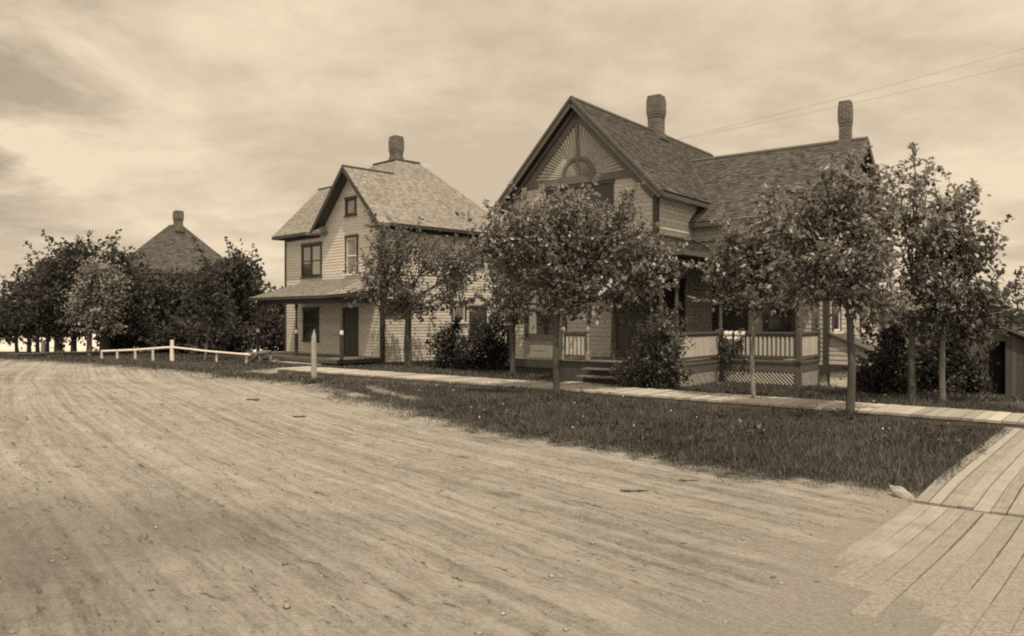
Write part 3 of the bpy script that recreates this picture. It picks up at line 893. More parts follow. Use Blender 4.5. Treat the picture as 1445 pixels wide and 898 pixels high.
chimney(ra, RX + .10, 5.0, 7.9, 9.80, .45)
chimney(ra, 3.72, 5.70, 6.95, 8.72, .32)

# porch
FZ = .72
px0, px1, py0 = -1.95, 1.62, -2.07
wx1, wy0 = 3.80, .76
pf = MB()
def fboards(x0, x1, y0, y1):
    x = x0
    while x < x1:
        w = min(.1, x1 - x); pf.box(x, x + w - .004, y0, y1, FZ - .03, FZ); x += .1
fboards(px0, px1, py0 - .04, -.03); fboards(.03, px1, -.03, 2.53); fboards(px1, wx1 + .04, wy0 - .04, 2.53)
pf.build('porch_floor', M['porchfloor'], ra)
# skirts and lattice
sk = MB(); lt = MB()
def skirt(p, q, zb):
    """band below the floor, frame posts, diagonal lattice"""
    p = Vector((*p, 0)); q = Vector((*q, 0)); L = (q - p).length; d = (q - p) / L
    Z = lambda z: Vector((0, 0, z))
    sk.beam(p + Z(FZ - .055), q + Z(FZ - .055), .06, .05)
    sk.beam(p + Z(FZ - .19), q + Z(FZ - .19), .03, .215)
    sk.beam(p + d * .06 + Z(zb + .06), q - d * .06 + Z(zb + .06), .035, .06)
    for c in (p + d * .05, q - d * .05): sk.beam(c + Z(zb - .2), c + Z(FZ - .30), .08, .11, (d.x, d.y, 0))
    nrm = d.cross(Vector((0, 0, 1)))
    z0_, z1_ = zb + .09, FZ - .31; hgt = z1_ - z0_; t = .10
    while t < L - .08 + hgt:
        for s, off in ((-1, .004),):
            a0, a1 = (t - hgt, t) if s > 0 else (t, t - hgt)
            # clip to [.1, L-.1]
            def at(f): return a0 + (a1 - a0) * f
            lo, hi = .10, L - .10; f0, f1 = 0, 1
            if a1 > a0: f0 = max(0, (lo - a0) / (a1 - a0)); f1 = min(1, (hi - a0) / (a1 - a0))
            else: f0 = max(0, (hi - a0) / (a1 - a0)); f1 = min(1, (lo - a0) / (a1 - a0))
            if f1 - f0 > .03:
                if s > 0 and random.random() < .0: continue
                lt.beam(p + d * at(f0) + Z(z0_ + hgt * f0) + nrm * off, p + d * at(f1) + Z(z0_ + hgt * f1) + nrm * off, .038, .010, nrm)
        t += .105
skirt((px1, py0), (px1, wy0), .02)
skirt((px1, wy0), (wx1, wy0), .0)
skirt((wx1, wy0), (wx1, 2.5), -.08)
sk.build('porch_skirt', M['trimMid'], ra); lt.build('lattice', M['baluster'], ra)
fp = MB(); fp.box(px0, px1 - .1, py0 + .02, py0 + .05, .0, FZ - .04); fp.box(px0, px0 + .04, py0, -.05, 0, FZ - .04); fp.build('porch_apron', M['trimA'], ra)

def railing(root, p, q, zf, mat=M['baluster'], rh=.76, sp=.115, bw=.062):
    p = Vector((*p, 0)); q = Vector((*q, 0)); L = (q - p).length; d = (q - p) / L; Z = lambda z: Vector((0, 0, z))
    r = MB(); r.beam(p + Z(zf + rh), q + Z(zf + rh), .085, .06); r.beam(p + Z(zf + rh - .07), q + Z(zf + rh - .07), .03, .07)
    r.beam(p + Z(zf + .11), q + Z(zf + .11), .06, .07)
    for c in (p + d * .02, q - d * .02): r.beam(c + Z(zf + .08), c + Z(zf + rh), .05, .05, (d.x, d.y, 0))
    o = r.build('railing', M['trimMid'], root)
    b = MB(); n = int((L - .12) / sp); nrm = d.cross(Vector((0, 0, 1)))
    for k in range(n):
        c = p + d * (.06 + (L - .12) * (k + .5) / n)
        b.beam(c + Z(zf + .145), c + Z(zf + rh - .10), .028, bw, d)
    b.build('balusters', mat, o)
railing(ra, (px1, py0 + .08), (px1, wy0 - .07), FZ); railing(ra, (px1 + .07, wy0), (wx1 - .07, wy0), FZ)
railing(ra, (wx1, wy0 + .07), (wx1, 2.5), FZ); railing(ra, (-1.80, py0), (-1.04, py0), FZ, sp=.125)
CEIL = 3.42
def post(x, y, z1, root=ra, mat=M['trimMid']):
    t = MB(); t.box(x - .06, x + .06, y - .06, y + .06, FZ, FZ + .86)
    t.lathe((x, y, FZ + .86), [(.06, 0), (.04, .03), (.058, .08), (.05, .2), (.045, .7), (.04, 1.0), (.075, 1.05), (.082, 1.09), (.075, 1.13), (.042, 1.17), (.058, 1.22)], 12)
    t.box(x - .055, x + .055, y - .055, y + .055, FZ + 2.08, z1)
    o = t.build('porch_post', mat, root)
    bk = MB()
    for dx, dy in ((1, 0), (0, 1)):
        bk.beam((x + dx * .05, y + dy * .05, z1 - .42), (x + dx * .32, y + dy * .32, z1 - .10), .03, .05)
    bk.build('bracket', mat, o)
for (x, y) in ((px1, py0), (px1, wy0), (wx1, wy0), (wx1, 2.44), (px0 + .05, py0)): post(x, y, CEIL - .16)
def newel(x, y):
    t = MB(); t.box(x - .045, x + .045, y - .045, y + .045, FZ, FZ + .20)
    t.lathe((x, y, FZ + .2), [(.045, 0), (.033, .04), (.03, .1), (.045, .3), (.035, .45), (.045, .5), (.022, .53), (.05, .58), (.058, .63), (.045, .68), (.015, .72)], 12)
    t.build('newel', M['newel'], ra)
for x in (-1.80, -1.0): newel(x, py0 - .0)
# steps
for k, (z, y) in enumerate(((FZ - .19, py0 - .18), (FZ - .38, py0 - .46), (FZ - .56, py0 - .74))):
    s = MB(); s.box(-1.0, .75, y - .17, y + .16, z - .04, z); st_ = s.build('step', M['porchfloor'], ra)
    s = MB(); s.box(-.95, .7, y + .12, y + .15, z - .19, z - .041); s.build('riser', M['trimA'], st_)
# porch beam, ceiling, roof
pb = MB()
def pbeam(p, q): pb.beam((*p, CEIL - .08), (*q, CEIL - .08), .11, .16)
pbeam((px0, py0), (px1 + .055, py0)); pbeam((px1, py0 + .06), (px1, wy0 - .06)); pbeam((px1, wy0), (wx1 + .055, wy0)); pbeam((wx1, wy0 + .06), (wx1, 2.5)); pbeam((px0 + .05, py0 + .06), (px0 + .05, -.05))
pb.box(px0 - .2, px1 + .3, py0 - .3, -.03, CEIL + .005, CEIL + .03); pb.box(.04, px1 + .3, -.03, 2.5, CEIL + .0075, CEIL + .028); pb.box(px1 + .3, wx1 + .3, wy0 - .3, 2.5, CEIL + .01, CEIL + .026)
pb.build('porch_beam', M['trimA'], ra)
psh = MB(); pdk = MB()
ze, zt = CEIL + .14, 4.28
xa, xb, yf = px0 - .3, px1 + .36, py0 - .36
shingles(psh, pdk, [(xa, yf, ze), (xb, yf, ze), (.05, -.03, zt), (xa + .05, -.03, zt)], .135, .13, .012)
shingles(psh, pdk, [(xb, yf, ze), (xb, 2.5, ze), (.05, 2.5, zt), (.05, -.03, zt)], .135, .13, .012)
shingles(psh, pdk, [(.3, wy0 - .36, ze - .005), (wx1 + .36, wy0 - .36, ze - .005), (wx1 + .36, 2.52, zt - .03), (.3, 2.52, zt - .03)], .135, .13, .012)
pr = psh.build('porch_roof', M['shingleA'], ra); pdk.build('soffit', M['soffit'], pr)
pg = MB()
for p, q in (((xa, yf), (xb + .03, yf)), ((xb, yf), (xb, wy0 - .4)), ((xb, wy0 - .36), (wx1 + .4, wy0 - .36))):
    pg.beam((*p, ze - .05), (*q, ze - .05), .05, .12)
pg.build('fascia', M['trimMid'], pr)
# cellar entry against the wing
ce = MB(); x0, x1, y0 = WE + .04, WE + 1.25, yw0 + .05
clapboard(ce, ('f', y0), [(x0, .58), (x1, .58), (x1, 1.40 - .42 * (x1 - x0)), (x0, 1.40)], [], .13)
ce.box(x0, x1 - .02, y0 + .03, y0 + 1.4, .58, .88)
hw = ce.build('cellar_entry', M['sidingA'], ra)
cc = MB(); cc.beam((x0 - .05, y0 + .68, 1.45), (x1 + .12, y0 + .68, 1.45 - .42 * (x1 - x0 + .15)), 1.55, .05); cc.box(x0, x1, y0 - .045, y0 - .001, .40, .58); cc.box(x1 - .12, x1 + .02, y0 - .04, y0 + .1, -.7, .39); cc.build('coping', M['trimA'], hw)
cd = MB(); cd.box(x0 + .5, x1 - .13, y0 + .25, y0 + .3, -.6, .4); cd.build('cellar_door', M['darkhole'], hw)
cs = MB(); cs.box(x0 + .01, x0 + .48, y0 + .01, y0 + .3, -.75, .39); cs.build('cellar_wall', M['stone'], hw)

# ================================================================== HOUSE B
B = House('hipped_house', 44.8, -25.26, 18.17)
rb_ = B.root
tag(rb_, 'pale clapboard house with light hip roof, front gable and shed-roofed porch', 'house')
HW, HD = 7.5, 7.0
EZ = 5.62
gx0 = -2.02; gr = 2.45; GZ = 8.07           # front gable centre, half width with overhang, ridge
gzf = lambda x: GZ - 1.0 * abs(x - gx0)
wB = MB()
def rect(p0, p1, y=0):  # photo corners -> a0,a1,z0,z1 on the front plane
    a0, a1 = B.fx(p0[0], y), B.fx(p1[0], y); am = (p0[0] + p1[0]) / 2
    return (a0, a1, B.fz(am, p1[1], y), B.fz(am, p0[1], y))
def rects(p0, p1):
    a0, a1 = B.sy(p0[0], 0), B.sy(p1[0], 0); am = (p0[0] + p1[0]) / 2
    return (a0, a1, B.sz(am, p1[1], 0), B.sz(am, p0[1], 0))
dw = rect((428, 349), (453, 392)); sw_ = rect((490, 338), (504, 388)); at = rect((490, 284), (501.5, 305)); lw = rect((430, 440), (449, 482)); db = rect((487, 440), (504, 504))
sd1 = rects((639, 432), (655, 456)); sd2 = rects((664, 437), (684, 480)); sd3 = rects((666, 348), (680, 376)); sd4 = rects((546, 428), (578, 443))
g = lambda o: (o[0] - .1, o[1] + .1, o[2] - .03, o[3] + .1)
BZ0 = .12
of = [g(o) for o in (dw, sw_, at, lw, db)]
clapboard(wB, ('f', 0), [(-HW, BZ0), (0, BZ0), (0, EZ + .02), (-HW, EZ + .02)], of, .125)
clapboard(wB, ('f', 0), [(gx0 - (GZ - EZ) + .12, EZ + .02), (0, EZ + .02), (0, gzf(0) - .1), (gx0, GZ - .1)], of, .125)
clapboard(wB, ('s', 0), [(0, BZ0), (HD, BZ0), (HD, EZ + .02), (0, EZ + .02)], [g(o) for o in (sd1, sd2, sd3, sd4)], .125)
clapboard(wB, ('l', -HW), [(-HD, BZ0), (0, BZ0), (0, EZ + .02), (-HD, EZ + .02)], [], .125)
clapboard(wB, ('b', HD), [(0, BZ0), (HW, BZ0), (HW, EZ + .02), (0, EZ + .02)], [], .125)
LG = 2.02                                    # left gable centre (y)
clapboard(wB, ('l', -HW), [(-LG - 2.3, EZ + .02), (-LG + 2.1, EZ + .02), (-LG, GZ - .1)], [], .125)
wB.build('wall', M['sidingB'], rb_)
tb = MB()
for x in (-.09, -HW - .04): corner(rb_, M['trimB'], x, x + .13, -.04, .12, .05, EZ - .1)
corner(rb_, M['trimB'], -.09, .04, HD - .12, HD + .04, .05, EZ - .1)
pbox(tb, ('s', 0), .12, HD, EZ - .26, EZ - .02, .033, .055)
tb.build('frieze', M['trimB'], rb_); tb = MB()
pbox(tb, ('f', 0), -HW, gx0 - 2.5, EZ - .26, EZ - .02, .025, .05)
tb.build('frieze', M['trimB'], rb_)
fb = MB(); fb.box(-HW + .03, -.03, .03, HD - .03, -.5, BZ0 + .01); fb.build('foundation', M['rock'], rb_)
bs = MB(); bd = MB()
EO = .45; ex0, ex1, ey0, ey1 = -HW - EO, EO, -EO, HD + EO
ez = EZ - .02; TZ = 8.92
ins = (TZ - ez)                              # 45 degree slopes
cxm, cym = (ex0 + ex1) / 2, (ey0 + ey1) / 2
tx0, tx1, ty0, ty1 = ex0 + ins, ex1 - ins, ey0 + ins, ey1 - ins
# front slope left of the gable, and its upper part
gl = gx0 - gr
yb = ey0 + (GZ - ez); ge = -.50; lx = ex0; LG = yb
shingles(bs, bd, [(ex0, ey0, ez), (gl, ey0, ez), (gx0, yb, GZ), (ex0, yb, GZ)], .13, .12, .010)
shingles(bs, bd, [(ex0 + (GZ - ez), yb, GZ), (gx0, yb, GZ), (tx1, ty0, TZ), (tx0, ty0, TZ)], .13, .12, .010)
shingles(bs, bd, [(ex1, ey0, ez), (ex1, ey1, ez), (tx1, ty1, TZ), (tx1, ty0, TZ)], .13, .12, .010)
shingles(bs, bd, [(ex1, ge, ez), (ex1, ey0, ez), (gx0, yb, GZ), (gx0, ge, GZ)], .13, .12, .010)
shingles(bs, bd, [(ex1, ey1, ez), (ex0, ey1, ez), (tx0, ty1, TZ), (tx1, ty1, TZ)], .13, .12, .010)
shingles(bs, bd, [(ex0, ey1, ez), (ex0, yb + 2.4, ez), (tx0, ty0, TZ), (tx0, ty1, TZ)], .13, .12, .010)
shingles(bs, bd, [(gl, .4, GZ - gr), (gl, ge, GZ - gr), (gx0, ge, GZ), (gx0, yb + .1, GZ)], .13, .12, .010)
shingles(bs, bd, [(lx + 1.5, LG + 2.4, GZ - 2.4), (lx, LG + 2.4, GZ - 2.4), (lx, LG, GZ), (ex0 + (GZ - ez) + .1, LG, GZ)], .13, .12, .010)
bd.face([(tx0, ty0, TZ + .01), (tx1, ty0, TZ + .01), (tx1, ty1, TZ + .01), (tx0, ty1, TZ + .01)], .9)
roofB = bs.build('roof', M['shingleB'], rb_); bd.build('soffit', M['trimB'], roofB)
cap = MB()
for p, q in (((tx0, ty0), (tx1, ty0)), ((tx1, ty0), (tx1, ty1)), ((tx1, ty1), (tx0, ty1)), ((tx0, ty1), (tx0, ty0))):
    cap.beam((*p, TZ + .03), (*q, TZ + .03), .16, .05)
cap.build('deck_edge', M['trimMid'], roofB); cap = MB()
cap.beam((gx0, ge - .02, GZ + .015), (gx0, yb, GZ + .015), .14, .05); cap.build('ridge_board', M['trimMid'], roofB); cap = MB(); cap.beam((lx - .02, LG, GZ + .015), (ex0 + (GZ - ez), LG, GZ + .015), .14, .05)
cap.build('ridge_board', M['trimMid'], roofB)
bg = MB()
for sx in (1, -1):
    xe = gx0 + sx * (gr + .02)
    bg.beam((gx0, ge - .015, GZ - .10), (xe, ge - .015, GZ - gr - .12), .035, .17, (sx, 0, 1))
bg.box(ex1 - .02, ex1 + .02, ey0 + .3, ey1, ez - .13, ez - .012); bg.box(ex0, gl, ey0 - .02, ey0 + .02, ez - .13, ez - .012)
bg.box(ex0 - .02, ex0 + .02, ey0, ey1, ez - .13, ez - .012)
bg.build('barge_board', M['trimB'], roofB)
# cornice returns: small hipped shelves at the foot of the gable
cn = MB()
for x0c, x1c in ((gl - .35, gl + .55), (-.42, ex1 + .05)):
    p = [(x0c, -.52, ez - .02), (x1c, -.52, ez - .02), (x1c, .0, ez - .02), (x0c, .0, ez - .02)]; t_ = [(x0c + .22, -.1, ez + .25), (x1c - .22, -.1, ez + .25)]
    cn.face([p[0], p[1], t_[1], t_[0]], .8); cn.face([p[1], p[2], t_[1]], .8); cn.face([p[3], p[0], t_[0]], .8)
    cn.box(x0c - .01, x1c + .01, -.53, -.002, ez - .15, ez - .022, .1)
    cn.build('cornice_return', M['shingleB'], rb_); cn = MB()
chimney(rb_, cxm, cym, TZ - .1, 10.2, .44)
fw = .10
window(rb_, ('f', 0), *dw, M['trimB'], M['glass_dark'], fw, 'pair', [(dw[0] + .06, (dw[0] + dw[1]) / 2 - .07, dw[2] + (dw[3] - dw[2]) * .42, dw[3] - .05), ((dw[0] + dw[1]) / 2 + .07, dw[1] - .06, dw[2] + .08, dw[3] - .05)])
window(rb_, ('f', 0), *sw_, M['trimB'], M['glass_pale'], fw, 'double', None, M['white'])
window(rb_, ('f', 0), *at, M['trimB'], M['glass_pale'], fw, 'single', None, M['trimB'])
window(rb_, ('f', 0), *lw, M['trimB'], M['glass_dark'], fw, 'double')
window(rb_, ('s', 0), *sd1, M['trimB'], M['glass_pale'], fw, 'single', None, M['white'])
window(rb_, ('s', 0), *sd2, M['trimB'], M['glass_dark'], fw, 'double')
window(rb_, ('s', 0), *sd3, M['trimB'], M['glass_pale'], fw, 'double')
window(rb_, ('s', 0), *sd4, M['trimB'], M['glass_dark'], fw, 'pair')
door(rb_, ('f', 0), db[0], db[1], .33, db[3], M['trimB'], M['door'])
# porch of house B
FB = .32; by0 = -2.05
fl = MB(); x = -HW - .35
while x < -.02: fl.box(x, x + .096, by0, -.03, FB - .035, FB); x += .1
bf = fl.build('porch_floor', M['porchfloor'], rb_)
e_ = MB(); e_.box(-HW - .35, -.04, by0 - .02, by0 + .03, FB - .17, FB - .036); e_.box(-.06, -.02, by0 + .03, -.03, FB - .17, FB - .037); e_.build('edge_board', M['trimMid'], bf)
ps = MB()
zeB, ztB = 2.72, 3.52
XPL = B.fx(351, by0 - .4)
shingles(ps, None, [(XPL, by0 - .4, zeB), (-.25, by0 - .4, zeB), (-.85, -.03, ztB), (XPL + .9, -.03, ztB)], .13, .12, .010)
pk = MB()
shingles(ps, pk, [(XPL, by0 - .4, zeB), (-.25, by0 - .4, zeB), (-.85, -.03, ztB), (XPL + .9, -.03, ztB)], .13, .12, .010)
shingles(ps, pk, [(-.25, by0 - .4, zeB), (-.25, -.03, zeB + .25), (-.85, -.03, ztB)], .13, .12, .010)
shingles(ps, pk, [(XPL, -.03, zeB + .1), (XPL, by0 - .4, zeB), (XPL + .9, -.03, ztB)], .13, .12, .010)
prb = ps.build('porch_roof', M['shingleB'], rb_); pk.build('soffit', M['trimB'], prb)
bm = MB(); bm.box(XPL + .25, -.35, by0 - .02, by0 + .1, zeB - .28, zeB - .05); bm.box(-.47, -.35, by0 + .1, -.03, zeB - .28, zeB - .05)
bm.beam((XPL - .02, by0 - .41, zeB - .055), (-.23, by0 - .41, zeB - .055), .04, .1); bm.beam((-.24, by0 - .41, zeB - .055), (-.24, -.05, zeB + .19), .035, .09)
bm.build('porch_beam', M['trimB'], rb_)
for pxp in (482, 418, 364):
    x = B.fx(pxp, by0 + .08); t = MB()
    t.box(x - .055, x + .055, by0 + .03, by0 + .14, FB, FB + .95)
    t.lathe((x, by0 + .085, FB + .95), [(.055, 0), (.035, .03), (.05, .1), (.04, .5), (.036, .9), (.055, .95), (.055, 1.0)], 10)
    t.box(x - .05, x + .05, by0 + .035, by0 + .135, FB + 1.95, zeB - .28)
    po = t.build('porch_post', M['trimB'], rb_)
    k = MB(); k.lathe((x, by0 + .085, FB + .92), [(.062, 0), (.068, .04), (.06, .16), (.04, .17)], 10); k.build('ring', M['white'], po)
s = MB(); s.box(-3.6, -.9, by0 - .55, by0 - .1, .06, .12); s.build('step', M['plank'], rb_)

# ================================================================== HOUSE C (far left)
Cc = W(248, 450, 62); cz0 = H(Cc.x, Cc.y)
rc = empty('far_house', (Cc.x, Cc.y, cz0), R(-38)); tag(rc, 'far brown-roofed house mostly hidden behind dark street trees', 'house')
top = EYE + (450 - 320) / F * 62 - cz0; hw_ = 3.9; ez_ = top - 4.1
wc = MB()
for pl, L in ((('f', -3.4), 0), (('s', 3.4), 1), (('l', -3.4), 0), (('b', 3.4), 0)):
    clapboard(wc, pl, [(-3.4, 0), (3.4, 0), (3.4, ez_), (-3.4, ez_)], [], .2)
wc.build('wall', M['sidingA'], rc)
cs_ = MB(); cdk = MB(); q = [(-hw_, -hw_), (hw_, -hw_), (hw_, hw_), (-hw_, hw_)]; rt = .35
tq = [(-rt, -rt), (rt, -rt), (rt, rt), (-rt, rt)]
for k in range(4):
    j = (k + 1) % 4
    shingles(cs_, cdk, [(*q[k], ez_), (*q[j], ez_), (*tq[j], top), (*tq[k], top)], .22, .22, .016)
cdk.face([(*t_, top + .01) for t_ in tq], .5)
rfc = cs_.build('roof', M['shingleC'], rc); cdk.build('soffit', M['trimA'], rfc)
chimney(rc, .75, -.2, top - .9, top + 1.05, .52)
for px_, zz in ((-2.2, ez_ - 2.2), (1.6, ez_ - 2.2)):
    window(rc, ('f', -3.4), px_, px_ + 1, zz, zz + 1.6, M['trimA'], M['glass_dark'])

# ================================================================== SHED (right)
sY = 29.5; sp = W(1398, 457, sY); sz = H(sp.x, sp.y)
rs = empty('shed', (sp.x, sp.y, sz), R(-15)); tag(rs, 'low bare-board shed with a dark doorway at the right edge', 'shed')
sh_ = sp.z - sz; sw2 = 1.9; sev = sh_ - .95
ws = MB(); x = -sw2
while x < sw2 - .02:
    w_b = min(random.uniform(.16, .24), sw2 - x)
    zt_ = lambda x_: sh_ - .06 - .95 / (sw2 + .2) * abs(x_)
    segs = [(-.0, None)]
    zb_ = .0 if not (-.08 < x + w_b / 2 < .50) else sh_ - .72
    pts = [(x, zb_), (x + w_b - .012, zb_), (x + w_b - .012, zt_(x + w_b)), (x, zt_(x))]
    t_ = random.random()
    ws.face([(a_, 0, z) for a_, z in pts], t_); ws.face([(a_, .025, z) for a_, z in pts][::-1], t_)
    ws.face([(pts[1][0], 0, pts[1][1]), (pts[1][0], .025, pts[1][1]), (pts[2][0], .025, pts[2][1]), (pts[2][0], 0, pts[2][1])], t_)
    x += w_b
y = 0
while y < 4.5:
    for s_ in (1, -1): ws.box(s_ * sw2, s_ * (sw2 - .025), y, y + .2, 0, sev + .0, None)
    y += .21
ws.box(-sw2, sw2, 4.45, 4.5, 0, sev, .4)
ws.build('wall', M['board_shed'], rs)
ss_ = MB(); sk_ = MB(); eX = sw2 + .2
shingles(ss_, sk_, [(eX, -.25, sev), (eX, 4.8, sev), (0, 4.8, sh_), (0, -.25, sh_)], .15, .16, .016)
shingles(ss_, sk_, [(-eX, 4.8, sev), (-eX, -.25, sev), (0, -.25, sh_), (0, 4.8, sh_)], .15, .16, .016)
r_ = ss_.build('roof', M['shingleC'], rs); sk_.build('barge_board', M['trimMid'], r_)
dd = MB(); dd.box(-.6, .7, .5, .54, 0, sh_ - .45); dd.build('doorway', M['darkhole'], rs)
pp = MB(); pp.tube([(.25, .9, sh_ - .3), (.25, .9, sh_ + .55)], .07, 10); pp.lathe((.25, .9, sh_ + .55), [(.07, 0), (.12, .02), (.12, .06), (.02, .12)], 10); pp.build('stovepipe', M['pipe'], rs)

# ================================================================== TREES AND BUSHES
def yb_(py): return EYE * F / (py - HY)
def gp(px, Y): return ((px - CX) / F * Y, Y)

Y1 = yb_(566)
plant('street_tree', 'broad-crowned street tree with forked trunk before the big gabled house', 'tree', gp(786, Y1),
      [(790, 330, 62, 48), (735, 338, 52, 42), (850, 332, 58, 42), (712, 372, 34, 42), (770, 385, 62, 46), (838, 385, 62, 48), (896, 372, 40, 52), (905, 412, 26, 32), (780, 430, 30, 18), (830, 432, 30, 20), (708, 420, 18, 22), (925, 370, 14, 30), (742, 308, 38, 22), (700, 335, 24, 36), (868, 308, 34, 20), (800, 292, 34, 18)],
      Y1, .075, H(*gp(786, Y1)) + 1.75, leaf=.112, dens=1.0, mat='leaf_silver', group='street trees along the boardwalk')
Y3 = yb_(536)
plant('street_tree', 'slim street tree right of the dark bushes by the pale house', 'tree', gp(723, Y3),
      [(715, 400, 26, 40), (703, 440, 20, 22), (735, 430, 22, 26), (725, 360, 34, 40)], Y3, .075, H(*gp(723, Y3)) + 2.3, leaf=.13, dens=.9, group='street trees along the boardwalk')
Y8 = yb_(548)
plant('sapling', 'dark thin sapling standing right before the porch steps', 'tree', gp(867, Y8),
      [(872, 402, 34, 34), (850, 380, 30, 28), (890, 432, 24, 20), (862, 350, 26, 30)], Y8, .085, H(*gp(867, Y8)) + 2.3, leaf=.12, dens=.9, group='street trees along the boardwalk')
Y2 = yb_(522)
plant('yard_tree', 'small airy tree in front of the pale house side wall', 'tree', gp(576, Y2),
      [(560, 345, 42, 26), (600, 362, 52, 34), (545, 380, 42, 34), (585, 402, 52, 30), (635, 385, 36, 36), (520, 415, 28, 24), (640, 415, 28, 22), (600, 436, 28, 18), (560, 434, 24, 18), (655, 372, 22, 20)],
      Y2, .15, H(*gp(576, Y2)) + 1.7, leaf=.13, dens=.46, shell=.3)
Y4 = yb_(577)
plant('sapling', 'thin pale-stemmed young tree before the porch railing', 'tree', gp(1064, Y4),
      [(1060, 345, 42, 34), (1028, 375, 34, 40), (1085, 385, 40, 40), (1036, 412, 28, 26), (1105, 340, 36, 42), (1068, 428, 32, 18), (1012, 350, 16, 26), (1085, 310, 28, 22)], Y4, .045, H(*gp(1064, Y4)) + 1.8, leaf=.108, dens=1.0, mat='leaf_silver', bark='bark_light', group='street trees along the boardwalk')
Y5 = yb_(597)
plant('street_tree', 'tall street tree with glinting leaves before the right chimney gable', 'tree', gp(1199, Y5),
      [(1180, 275, 50, 36), (1215, 300, 42, 50), (1145, 310, 42, 40), (1190, 350, 56, 46), (1130, 365, 42, 36), (1230, 365, 20, 36), (1160, 400, 48, 30), (1215, 405, 34, 34), (1170, 258, 26, 18), (1150, 425, 26, 18), (1225, 440, 24, 22), (1130, 335, 24, 30)],
      Y5, .075, H(*gp(1199, Y5)) + 1.9, leaf=.108, dens=1.0, mat='leaf_silver', group='street trees along the boardwalk')
Y6 = yb_(577)
plant('street_tree', 'tallest tree at the right with upright spire top', 'tree', gp(1287, Y6),
      [(1292, 256, 11, 20), (1270, 274, 18, 16), (1308, 280, 18, 18), (1285, 295, 34, 26), (1268, 335, 30, 30), (1310, 330, 38, 34), (1345, 300, 24, 26), (1358, 282, 13, 18), (1285, 385, 42, 42), (1335, 360, 40, 36), (1268, 425, 30, 26), (1300, 440, 34, 26), (1340, 330, 26, 30)],
      Y6, .075, H(*gp(1287, Y6)) + 1.8, leaf=.108, dens=.95, mat='leaf_silver', group='street trees along the boardwalk', sprigs=4)
Y7 = yb_(578)
plant('street_tree', 'pale-trunked spreading tree nearest the shed', 'tree', gp(1330, Y7),
      [(1362, 345, 30, 28), (1376, 385, 28, 28), (1350, 400, 42, 40), (1392, 350, 16, 10), (1385, 420, 22, 22), (1330, 440, 40, 32), (1375, 450, 34, 26), (1432, 411, 16, 7), (1405, 425, 20, 10), (1310, 405, 30, 40), (1345, 470, 40, 22), (1375, 468, 22, 18)],
      Y7, .065, H(*gp(1330, Y7)) + 1.4, leaf=.108, dens=.95, mat='leaf', bark='bark_pale', group='street trees along the boardwalk', sprigs=3)

def bush(label, lobes, Y, name='bush', mat='leaf_dark', leaf=.09, dens=1.0, group='bushes about the houses', **k):
    cx = sum(l[0] for l in lobes) / len(lobes)
    return plant(name, label, 'bush', gp(cx, Y), lobes, Y, .025, None, leaf=leaf, dens=dens, mat=mat, stems=True, group=group, shell=.3, per=12, **k)
bush('leafy bush beside the porch steps of the gabled house', [(935, 480, 30, 34), (905, 505, 34, 34), (940, 520, 30, 30), (892, 525, 22, 22), (958, 472, 18, 16), (915, 540, 30, 14)], 19.3, mat='leaf', leaf=.10)
bush('left round dark bush at the pale house side wall', [(634, 490, 26, 26), (625, 508, 20, 20), (648, 512, 22, 20), (640, 470, 14, 10)], 28.0, leaf=.11)
bush('right tall dark bush at the pale house side wall', [(685, 478, 28, 30), (690, 505, 32, 28), (670, 512, 24, 22), (705, 470, 18, 22), (712, 505, 14, 24)], 27.0, leaf=.11)
bush('dark bush between the white foundation and the tall tree', [(1240, 490, 28, 32), (1255, 520, 34, 38), (1240, 545, 30, 28), (1268, 470, 20, 24), (1275, 548, 22, 26)], 18.3)
bush('large dark bush behind the pale-trunked tree at right', [(1310, 520, 28, 42), (1345, 500, 34, 38), (1365, 535, 28, 36), (1330, 550, 40, 24), (1372, 500, 20, 28)], 18.8, dens=1.1)

# left side of the street: row of trees
rowg = 'row of trees behind the rail fence'
def row(px, Y, lobes, label, r=.13, mat='leaf_far', leaf=.22, dens=.9, bark='bark', **k):
    return plant('street_tree', label, 'tree', gp(px, Y), lobes, Y, r, None if 'fork' not in k else k.pop('fork'), leaf=leaf, dens=dens, mat=mat, group=rowg, bark=bark, gap=.24, sprigs=3, **k)
row(-30, 47, [(-40, 440, 40, 40), (-10, 455, 28, 32)], 'small tree cut by the left picture edge')
row(24, 45, [(15, 440, 30, 30), (32, 462, 26, 26), (0, 462, 24, 22)], 'leftmost small tree past the fence end', .10)
row(41, 43, [(40, 420, 30, 28), (50, 450, 32, 30), (22, 455, 22, 22)], 'small tree second from the fence end', .11)
row(53, 42, [(55, 405, 26, 26), (68, 440, 30, 34)], 'thin tree third from the fence end', .10)
row(67, 41, [(78, 392, 26, 26), (66, 420, 34, 34), (60, 458, 30, 24)], 'thin tree fourth from the fence end', .09)
row(83, 40, [(98, 372, 24, 24), (92, 400, 34, 34), (80, 440, 38, 34), (115, 362, 18, 16), (100, 462, 28, 18)], 'thick-trunked tree with humped crown in the row', .20, leaf=.2)
row(104, 39.5, [(132, 358, 20, 14), (122, 385, 34, 30), (112, 430, 36, 34), (110, 462, 24, 18)], 'tree with the highest crown of the left row', .14, leaf=.2)
row(126, 37.5, [(138, 400, 30, 32), (128, 435, 32, 30), (148, 450, 30, 24), (150, 415, 26, 30)], 'silvery-leaved tree in front of the left row', .13, mat='leaf_silver', leaf=.18, bark='bark_pale')
row(148, 39, [(160, 385, 26, 30), (172, 372, 14, 16), (178, 420, 36, 34), (165, 455, 34, 24)], 'stout tree at the right end of the row', .24)
backg = 'dense trees round the far house'
